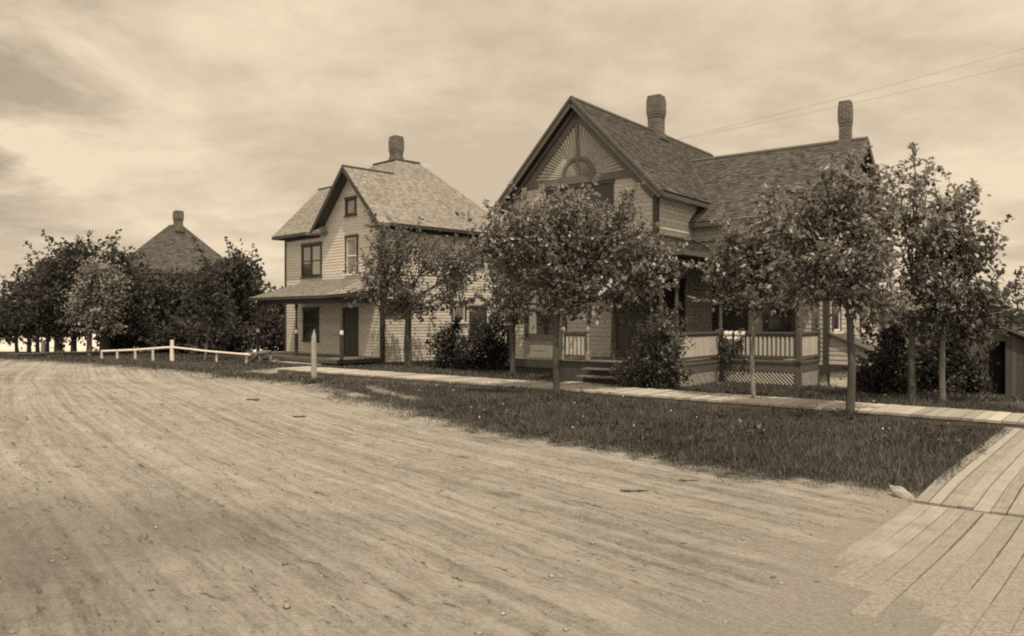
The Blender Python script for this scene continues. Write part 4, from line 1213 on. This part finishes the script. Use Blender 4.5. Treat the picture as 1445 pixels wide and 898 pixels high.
def back(px, Y, lobes, label, **k):
    return plant('dense_tree', label, 'tree', gp(px, Y), lobes, Y, .16, None, leaf=k.pop('leaf', .24), dens=k.pop('dens', 1.0), mat=k.pop('mat', 'leaf_far'), group=backg, gap=.22, sprigs=3, **k)
back(205, 44, [(200, 400, 34, 26), (215, 430, 38, 36), (190, 455, 34, 32)], 'dense dark tree left below the far roof')
back(252, 45, [(245, 410, 36, 22), (268, 420, 36, 28), (250, 450, 44, 36)], 'dense dark tree centred under the far roof')
back(305, 42, [(300, 395, 26, 26), (322, 400, 28, 34), (305, 435, 40, 38), (335, 385, 16, 22), (285, 425, 26, 30)], 'tall dense tree at the right of the far roof')
back(345, 44, [(340, 372, 7, 22), (356, 385, 7, 20), (331, 366, 5, 16), (345, 405, 24, 28), (355, 440, 26, 32), (325, 420, 24, 28)], 'dense tree with upright shoots left of the pale house', leaf=.2)
back(398, 48, [(390, 425, 24, 18), (375, 450, 26, 28), (410, 445, 26, 28)], 'low tree behind the pale house porch')
Ys = yb_(513)
plant('sapling', 'slender leaning sapling behind the white rail', 'tree', gp(289, Ys), [(296, 430, 24, 26), (285, 410, 18, 20), (305, 452, 20, 18)], Ys, .05, H(*gp(289, Ys)) + 1.8, lean=(.25, 0), leaf=.17, dens=.9, mat='leaf_far', bark='bark_pale')
hg = 'shrubs filling the ground under the far trees'
for lab, cx, cy, rx, ry, Y in (('dark shrub behind the left end of the white rail', 180, 484, 32, 26, 41), ('dark shrub behind the short white posts', 222, 482, 36, 28, 40), ('wide shrub behind the tall white post', 262, 482, 38, 28, 39.5),
                               ('dark shrub behind the leaning sapling', 302, 482, 36, 28, 39), ('speckled shrub where the white rail ends', 342, 480, 34, 28, 38.5), ('dark shrub at the left end of the pale porch', 384, 476, 34, 32, 40)):
    bush(lab, [(cx, cy, rx, ry), (cx - rx * .4, cy + 8, rx * .6, ry * .7), (cx + rx * .4, cy - 6, rx * .6, ry * .7)], Y, mat='leaf_far', leaf=.19, group=hg, name='shrub')

# a few trees beyond the lots, closing the view between the houses
for lab, px, Y, r in (('distant tree between the two houses', 700, 70, 26), ('distant tree behind the shed', 1400, 75, 22)):
    plant('distant_tree', lab, 'tree', gp(px, Y), [(px, 452, r, 22), (px - r * .6, 460, r * .7, 16), (px + r * .6, 458, r * .7, 18)], Y, .15, None, leaf=.35, dens=.9, mat='leaf_far')

# far-off wood closing the horizon
nw = 9000; th = rng.uniform(-1.35, 1.35, nw); rr = rng.uniform(320, 460, nw)
x, y = rr * np.sin(th), rr * np.cos(th); zb = height(x, y, False); z = zb + rng.uniform(0, 1, nw) * (3.2 + 3.0 * fbm(th * 30, rr * .01, 201, 4))
v, f, t = leaf_cloud(np.stack([x, y, z], 1), rng.normal(0, 1, (nw, 3)), 3.2, 4, 1.6, .1, 1.2)
np_mesh('distant_wood', v, f, M['leaf_far'], t)['kind'] = 'stuff'

# vine on the porch railing with a pale cloth
vx = [(1022, 500), (1030, 490), (1040, 494)]
p0 = A.world(px1 + .25, wy0 - .12)
plant('vine', 'climbing vine on the inner corner of the porch railing', 'plant', p0, [(x, y, 8, 9, 0) for x, y in vx], p0[1], .012, None, leaf=.09, dens=.9, mat='leaf', stems=True, per=8, spread=.07)
cl = MB()
for k in range(10):
    for s_ in range(3):
        def pp_(i, j):
            x = px1 + .12 + i * .06; drop = (.0, .02, .16, .30 + .05 * math.sin(i * 1.3))[j]
            y = wy0 + (.05, -.06, -.075 - .012 * math.sin(i * 2.1), -.08 + .02 * math.sin(i * 1.7))[j]
            return (x, y, FZ + .80 - drop + .008 * math.sin(i * 2.3))
        if k in (4,): continue
        cl.face([pp_(k, s_ + 1), pp_(k + 1, s_ + 1), pp_(k + 1, s_), pp_(k, s_)], .6)
c_ = cl.build('cloth', M['white'], None, True); c_.matrix_world = ra.matrix_basis.copy()
sol = c_.modifiers.new('thick', 'SOLIDIFY'); sol.thickness = .008
tag(c_, 'pale cloth hung over the porch railing in the vine', 'cloth')

# ================================================================== FENCE, POSTS AND SMALL THINGS
fen = empty('rail_fence', (*gp(243, 33.2), H(*gp(243, 33.2)))); tag(fen, 'single-rail fence, whitewashed at right and dark at left, along the verge', 'fence')
FO = Vector(fen.location)
def fpost(px, Yp, ytop, w, mat, nm='post'):
    x, y = gp(px, Yp); z0 = H(x, y) - .15; z1 = EYE - (ytop - HY) / F * Yp
    m = MB(); a = Vector((x, y, z0)) - FO; b = Vector((x, y, z1)) - FO
    m.tube([a, a.lerp(b, .5) + Vector((random.uniform(-.01, .01), 0, 0)), b], [w * .55, w * .5, w * .46], 8); m.build(nm, mat, fen)
def frail(p, q, w, mat):
    a = W(*p) - FO; b = W(*q) - FO; m = MB()
    mid = a.lerp(b, .5) + Vector((0, 0, -.025)); m.tube([a, a.lerp(mid, .5), mid, mid.lerp(b, .5), b], [w * .5, w * .48, w * .5, w * .46, w * .48], 8); m.build('rail', mat, fen)
YF = 33.2
fpost(243, YF, 482, .17, M['white'])
for px, Yp in ((216, 33.6), (191, 34), (165.5, 34.4), (143.5, 34.8)): fpost(px, Yp, 496 if px > 150 else 498.3, .11, M['baluster'])
fpost(89, 35.8, 495.5, .16, M['dark_rail']); fpost(15, 37.2, 500.5, .16, M['dark_rail']); fpost(61, 36.5, 482.5, .2, M['bark_pale']); fpost(306, 32, 497.5, .1, M['baluster']); fpost(348, 31.2, 500.5, .11, M['baluster'])
frail((243, 492.2, YF), (143.5, 498.0, 34.8), .10, M['white']); frail((143.5, 498.2, 34.8), (89, 499.6, 35.8), .11, M['dark_rail']); frail((89, 499.4, 35.8), (15, 503, 37.2), .14, M['dark_rail']); frail((60, 504.5, 36.4), (15, 506, 37.2), .14, M['dark_rail'])
frail((243, 492.2, YF), (353, 503.0, 31.0), .085, M['white'])

Yp = yb_(545); x, y = gp(443, Yp); z0 = H(x, y)
pst = MB(); h_ = EYE - (467 - HY) / F * Yp - z0
pst.tube([(0, 0, -.2), (.005, 0, h_ * .35), (-.004, 0, h_ * .72), (.0, 0, h_ * .86), (.008, 0, h_)], [.085, .08, .078, .06, .008], 7)
o = pst.build('pointed_post', M['old_wood'], None); o.location = (x, y, z0)
tag(o, 'weathered pointed wooden post at the end of the boardwalk', 'post')

lg = MB(); Yl = 30.2; xa_, _ = gp(354, Yl); xb_, _ = gp(383, Yl); zz = EYE - (501.5 - HY) / F * Yl
zg = H((xa_ + xb_) / 2, Yl)
lg.tube([(xa_, Yl, zg + .12), (xa_ + .3, Yl + .05, zz), ((xa_ + xb_) / 2, Yl, zz + .03), (xb_, Yl - .05, zz + .08)], [.05, .11, .10, .06], 9)
for k in range(2): lg.tube([(xa_ + .35 + k * .45, Yl, zg - .05), (xa_ + .35 + k * .4, Yl, zz)], .05, 7)
tag(lg.build('log', M['log'], None, True), 'grey log propped beside the end of the white rail', 'log')

def rock(px, py, r, label, mat='rock', flat=.6, lift=.3):
    Y = yb_(py); x, y = gp(px, Y); bm = MB()
    n, m = 9, 6; rr = {}
    for i in range(m + 1):
        for j in range(n):
            th = 2 * math.pi * j / n; ph = math.pi * i / m - math.pi / 2
            k = r * random.uniform(.78, 1.18) if 0 < i < m else r * .9
            rr[i, j] = (k * math.cos(ph) * math.cos(th) * 1.3, k * math.cos(ph) * math.sin(th), k * math.sin(ph) * flat)
    for i in range(m):
        for j in range(n): bm.face([rr[i, j], rr[i, (j + 1) % n], rr[i + 1, (j + 1) % n], rr[i + 1, j]], .5)
    o = bm.build('stone', M[mat]); o.location = (x, y, H(x, y) + r * flat * lift); o.rotation_euler = (0, 0, random.random() * 6)
    tag(o, label, 'stone'); return o
st = rock(1275, 706, .13, 'pale wedge-shaped stone at the verge corner near the plank crossing', flat=.5); st.rotation_euler = (.2, .55, -.7); st.scale = (.9, .45, 1)
rock(388, 518, .24, 'round grey stone under the pale house porch edge', 'darkstone', .6)
rock(412, 515, .2, 'small stone under the pale house porch edge', 'darkstone', .6)
def stick(px, py, L, label, r=.012, ang=.1):
    Y = yb_(py); x, y = gp(px, Y); m = MB()
    pts = [(-L / 2, 0, .02), (-L * .2, .02, .012), (L * .15, .03, .014), (L / 2, -.01, .025)]
    m.tube(pts, [r * .6, r, r * .9, r * .4], 6); o = m.build('stick', M['pipe']); o.location = (x, y, H(x, y)); o.rotation_euler = (0, 0, ang); tag(o, label, 'stick')
stick(895, 704, .30, 'short dark stick lying alone on the dirt road', .013, -.12)
stick(972, 683, .22, 'twiggy stick at the grass edge of the road', .009, -.2)
stick(357, 571, .30, 'dark chip of wood far up the road', .03, 0)
stick(423, 594, .25, 'dark splinter on the road near the grass tongue', .02, 0)

# overhead wires to the gabled house
def wire(a, b, sag, label, r=.006):
    a = Vector(a); b = Vector(b); m = MB()
    m.tube([a.lerp(b, t) - Vector((0, 0, sag * 4 * t * (1 - t))) for t in [i / 30 for i in range(31)]], r, 5)
    tag(m.build('overhead_wire', M['wire']), label, 'wire', 'wires running up to the right')
wx, wy = A.world(RX, 7.0)
pX, pY = 22.9, 30.0
wire((wx, wy, 8.66), (pX - .4, pY, 13.05), .10, 'upper wire from the gabled roof to the right', .0045); wire((wx, wy, 8.62), (pX + .4, pY + .3, 12.62), .12, 'lower wire from the gabled roof to the right', .0045)
up = empty('utility_pole', (pX, pY, H(pX, pY))); tag(up, 'wooden utility pole standing beyond the shed outside the picture', 'pole')
m = MB(); m.tube([(0, 0, -.3), (0, 0, 6), (0, 0, 14.6)], [.17, .14, .1], 10); m.build('pole', M['old_wood'], up); m = MB(); m.box(-.9, .9, -.16, -.06, 13.7, 13.82); m.build('crossarm', M['old_wood'], up)

# ================================================================== GRASS
def blades(n, xr, yr, hlo, hhi, wid, keepf, prob=None):
    x = rng.uniform(*xr, n); y = rng.uniform(*yr, n)
    gmk = grass_mask(x, y); m = rng.random(n) < gmk ** 1.5; x, y = x[m], y[m]
    if prob is not None:
        m = rng.random(len(x)) < prob(x, y); x, y = x[m], y[m]
    S, w = edge_sw(x, y)
    z = height(x, y) - .01
    k = len(x); tuft = fbm(x * 1.4, y * 1.4, 61, 3); h = (hlo + (hhi - hlo) * rng.random(k) ** 1.6) * (.45 + 1.1 * tuft)
    h *= .35 + .65 * sstep(.2, -1.4, w); nn_ = ND[0] * x + ND[1] * y; h *= 1 - .45 * sstep(WALK0 - .9, WALK0 - .2, nn_) * (nn_ < WALK1)
    a = rng.random(k) * 2 * np.pi; ww = wid * rng.uniform(.6, 1.4, k)
    ln = h * rng.uniform(.1, .9, k); la = rng.random(k) * 2 * np.pi
    v = np.empty((k, 3, 3)); c, s = np.cos(a) * ww / 2, np.sin(a) * ww / 2
    v[:, 0] = np.stack([x - c, y - s, z], 1); v[:, 1] = np.stack([x + c, y + s, z], 1)
    v[:, 2] = np.stack([x + np.cos(la) * ln, y + np.sin(la) * ln, z + h], 1)
    f = np.arange(k)[:, None] * 3 + np.arange(3)
    tone = np.clip(.62 * rng.random(k) ** 1.8 + .55 * fbm(x * .9, y * .9, 71, 4) ** 1.3, 0, 1)
    return v.reshape(-1, 3), f, tone
near = blades(900000, (-8, 10), (7.2, 20), .035, .15, .013, None)
# tufts standing round the foot of each trunk
tv, tf, tt_ = [near[0]], [near[1]], [near[2]]; off_ = len(near[0])
for ob in [o for o in col.objects if o.get('category') in ('tree', 'post') and o.location.y < 32]:
    k = 500; rr = .05 + .32 * rng.random(k) ** 1.4; th = rng.random(k) * 2 * np.pi
    x = ob.location.x + rr * np.cos(th); y = ob.location.y + rr * np.sin(th); z = height(x, y) - .01; h = rng.uniform(.06, .30, k) * (1 - rr * 1.6); ln = h * .5; la = rng.random(k) * 6.3; ww = .006 + ob.location.y * .0003
    v = np.empty((k, 3, 3)); ca, sa = np.cos(th * 3) * ww, np.sin(th * 3) * ww
    v[:, 0] = np.stack([x - ca, y - sa, z], 1); v[:, 1] = np.stack([x + ca, y + sa, z], 1); v[:, 2] = np.stack([x + np.cos(la) * ln, y + np.sin(la) * ln, z + h], 1)
    tv.append(v.reshape(-1, 3)); tf.append(np.arange(k)[:, None] * 3 + np.arange(3) + off_); tt_.append(rng.random(k) ** 1.5); off_ += 3 * k
near = (np.concatenate(tv), np.concatenate(tf), np.concatenate(tt_))
np_mesh('verge_grass', near[0], near[1], M['grass'], near[2])['kind'] = 'stuff'
sk2 = blades(3500, (-8, 10), (7.5, 20), .08, .28, .007, None)
np_mesh('seed_stalks', sk2[0], sk2[1], M['stalk'], sk2[2])['kind'] = 'stuff'
far = blades(800000, (-26, 22), (17, 40), .035, .13, .030, None, lambda x, y: np.clip(26 / y - .35, .15, 1) * (np.hypot(x, y) > 14))
np_mesh('lawn_grass', far[0], far[1], M['grass'], far[2])['kind'] = 'stuff'
# low broad weeds in the verge
nw = 2600
x = rng.uniform(-7, 9, nw); y = rng.uniform(7.5, 19, nw); S, w = edge_sw(x, y)
m = (grass_mask(x, y) > .6) & (w < -.15) & (fbm(x * .9, y * .9, 91, 2) > .52); x, y = x[m], y[m]
cen = np.stack([x, y, height(x, y) + .06], 1); out = np.stack([x * 0, x * 0, x * 0 + .6], 1)
v, f, t = leaf_cloud(cen, out, .075, 7, .07, 0, 1.5)
np_mesh('verge_weeds', v, f, M['leaf_far'], t)['kind'] = 'stuff'

# clods and pebbles on the road
nc = 9000
x = rng.uniform(-16, 7, nc); y = rng.uniform(3.5, 26, nc); S, w = edge_sw(x, y); m = (w > -.1) & (rng.random(nc) < 9 / np.maximum(y, 6) + .1)
x, y = x[m], y[m]; k = len(x); r = .005 + .016 * rng.random(k) ** 4; z = height(x, y)
oct6 = np.array([(1, 0, 0), (0, 1, 0), (-1, 0, 0), (0, -1, 0), (0, 0, 1), (0, 0, -1)], float)
v = np.stack([x, y, z + r * .2], 1)[:, None, :] + oct6[None] * r[:, None, None] * rng.uniform(.6, 1.4, (k, 6, 1)) * np.array([1.3, 1.3, .7])
tri = np.array([(0, 1, 4), (1, 2, 4), (2, 3, 4), (3, 0, 4), (1, 0, 5), (2, 1, 5), (3, 2, 5), (0, 3, 5)])
f = (np.arange(k)[:, None, None] * 6 + tri[None]).reshape(-1, 3)
np_mesh('road_clods', v.reshape(-1, 3), f, M['clod'], np.repeat(rng.random(k), 8))['kind'] = 'stuff'
# small white clover heads in the verge
nf = 70
x = rng.uniform(-7, 9, nf); y = rng.uniform(8, 22, nf); m = grass_mask(x, y) > .6; x, y = x[m], y[m]; k = len(x); z = height(x, y) + .13
v = np.stack([x, y, z], 1)[:, None, :] + oct6[None] * .014 * rng.uniform(.7, 1.3, (k, 1, 1))
f = (np.arange(k)[:, None, None] * 6 + tri[None]).reshape(-1, 3)
np_mesh('clover_flowers', v.reshape(-1, 3), f, M['white'], np.repeat(rng.random(k), 8))['kind'] = 'stuff'

# ================================================================== LIGHT, SKY, CAMERA
TINT = (1.0, .825, .60)
az = math.atan2(.245, -.969)   # compass angle of the sun from +Y towards +X
EL = R(65)
w = bpy.data.worlds.new('World'); scn.world = w; w.use_nodes = True
t = w.node_tree; bgn = t.nodes['Background']
sky = t.nodes.new('ShaderNodeTexSky'); sky.sky_type = 'NISHITA'; sky.sun_disc = False; sky.sun_elevation = EL; sky.sun_rotation = az; sky.dust_density = 3; sky.air_density = 1.2
bw = t.nodes.new('ShaderNodeRGBToBW'); t.links.new(sky.outputs[0], bw.inputs[0])
tc = t.nodes.new('ShaderNodeTexCoord')
def mth(op, a, b=None):
    n = t.nodes.new('ShaderNodeMath'); n.operation = op
    for i, q in enumerate((a, b)):
        if q is None: continue
        if isinstance(q, (int, float)): n.inputs[i].default_value = q
        else: t.links.new(q, n.inputs[i])
    return n.outputs[0]
sx = t.nodes.new('ShaderNodeSeparateXYZ'); t.links.new(tc.outputs['Generated'], sx.inputs[0])
den = mth('ADD', mth('MAXIMUM', sx.outputs[2], 0), .22)
cb = t.nodes.new('ShaderNodeCombineXYZ'); t.links.new(mth('DIVIDE', sx.outputs[0], den), cb.inputs[0]); t.links.new(mth('DIVIDE', sx.outputs[1], den), cb.inputs[1])
def wn(scale, det, ro, off=(0, 0, 0), dist=0, st=(1, 1, 1)):
    mp = t.nodes.new('ShaderNodeMapping'); mp.inputs['Location'].default_value = off; mp.inputs['Scale'].default_value = st; t.links.new(cb.outputs[0], mp.inputs[0])
    n = t.nodes.new('ShaderNodeTexNoise'); n.inputs['Scale'].default_value = scale; n.inputs['Detail'].default_value = det; n.inputs['Roughness'].default_value = ro; n.inputs['Distortion'].default_value = dist
    t.links.new(mp.outputs[0], n.inputs['Vector']); return n.outputs['Fac']
c1 = wn(.8, 8, .58, (3.1, 1.7, 0), .3, (1, 1.1, 1)); c2 = wn(2.6, 7, .62, (7, 2, 0), .3, (1, 1.2, 1))
dk_ = wn(2.0, 8, .6, (1.15, .55, 0), .4)
rp = t.nodes.new('ShaderNodeValToRGB'); rp.color_ramp.elements[0].position = .43; rp.color_ramp.elements[0].color = (5.7, 5.7, 5.7, 1); rp.color_ramp.elements[1].position = .57; rp.color_ramp.elements[1].color = (8.2, 8.2, 8.2, 1)
t.links.new(mth('ADD', mth('MULTIPLY', c1, .65), mth('MULTIPLY', c2, .35)), rp.inputs[0])
# a bank of grey cloud low in the west (left of the street)
SKYMIX = .82
mx = t.nodes.new('ShaderNodeMix'); mx.data_type = 'RGBA'; mx.inputs[0].default_value = SKYMIX
t.links.new(bw.outputs[0], mx.inputs[6]); t.links.new(rp.outputs[0], mx.inputs[7])
dirL = Vector((-.78, 1, .34)).normalized()
dt = t.nodes.new('ShaderNodeVectorMath'); dt.operation = 'DOT_PRODUCT'; t.links.new(tc.outputs['Generated'], dt.inputs[0]); dt.inputs[1].default_value = dirL
mr = t.nodes.new('ShaderNodeMapRange'); mr.inputs[1].default_value = .965; mr.inputs[2].default_value = .992; t.links.new(dt.outputs['Value'], mr.inputs[0])
dr_ = t.nodes.new('ShaderNodeMapRange'); dr_.inputs[1].default_value = .40; dr_.inputs[2].default_value = .56; t.links.new(dk_, dr_.inputs[0])
dkf = mth('MULTIPLY', mr.outputs[0], dr_.outputs[0])
mul = t.nodes.new('ShaderNodeMix'); mul.data_type = 'RGBA'; t.links.new(mth('MULTIPLY', dkf, .58), mul.inputs[0]); t.links.new(mx.outputs[2], mul.inputs[6]); mul.inputs[7].default_value = (1.6, 1.6, 1.6, 1)
# the sky brightens towards the zenith and round the sun, behind the camera
sd0 = Vector((math.sin(az) * math.cos(EL), math.cos(az) * math.cos(EL), math.sin(EL)))
ds = t.nodes.new('ShaderNodeVectorMath'); ds.operation = 'DOT_PRODUCT'; t.links.new(tc.outputs['Generated'], ds.inputs[0]); ds.inputs[1].default_value = sd0
gl_ = t.nodes.new('ShaderNodeMapRange'); gl_.interpolation_type = 'SMOOTHSTEP'; gl_.inputs[1].default_value = .10; gl_.inputs[2].default_value = .95; gl_.inputs[3].default_value = 1.2; gl_.inputs[4].default_value = 2.1; t.links.new(ds.outputs['Value'], gl_.inputs[0])
gc = t.nodes.new('ShaderNodeCombineXYZ'); [t.links.new(gl_.outputs[0], gc.inputs[i]) for i in range(3)]
gm_ = t.nodes.new('ShaderNodeMix'); gm_.data_type = 'RGBA'; gm_.blend_type = 'MULTIPLY'; gm_.inputs[0].default_value = 1; t.links.new(mul.outputs[2], gm_.inputs[6]); t.links.new(gc.outputs[0], gm_.inputs[7])
mul = gm_
tm = t.nodes.new('ShaderNodeMix'); tm.data_type = 'RGBA'; tm.blend_type = 'MULTIPLY'; tm.inputs[0].default_value = 1; t.links.new(mul.outputs[2], tm.inputs[6]); tm.inputs[7].default_value = (*TINT, 1)
t.links.new(tm.outputs[2], bgn.inputs[0]); bgn.inputs[1].default_value = .10

sl = bpy.data.lights.new('sun', 'SUN'); sl.energy = 4.2; sl.angle = R(.55); sl.color = (1.0, .84, .625)
so = bpy.data.objects.new('sun', sl); col.objects.link(so)
sd = Vector((math.sin(az) * math.cos(EL), math.cos(az) * math.cos(EL), math.sin(EL)))
so.rotation_euler = sd.to_track_quat('Z', 'Y').to_euler(); so.location = (20, -20, 40)

cam = bpy.data.cameras.new('camera'); cam.lens = F / 1445 * 36; cam.sensor_width = 36; cam.clip_end = 6000; cam.clip_start = .1
co = bpy.data.objects.new('camera', cam); col.objects.link(co); co.location = (0, 0, EYE); co.rotation_euler = (R(90.0), 0, 0)
cam.shift_y = -(449 - HY) / 1445 * -1
scn.camera = co
scn.view_settings.view_transform = 'Standard'; scn.view_settings.look = 'None'; scn.view_settings.exposure = 0.0; scn.view_settings.gamma = 1; scn.view_settings.use_curve_mapping = False
scn.cycles.use_denoising = False; scn.cycles.filter_width = 2.05; scn.cycles.max_bounces = 6; scn.cycles.transparent_max_bounces = 8
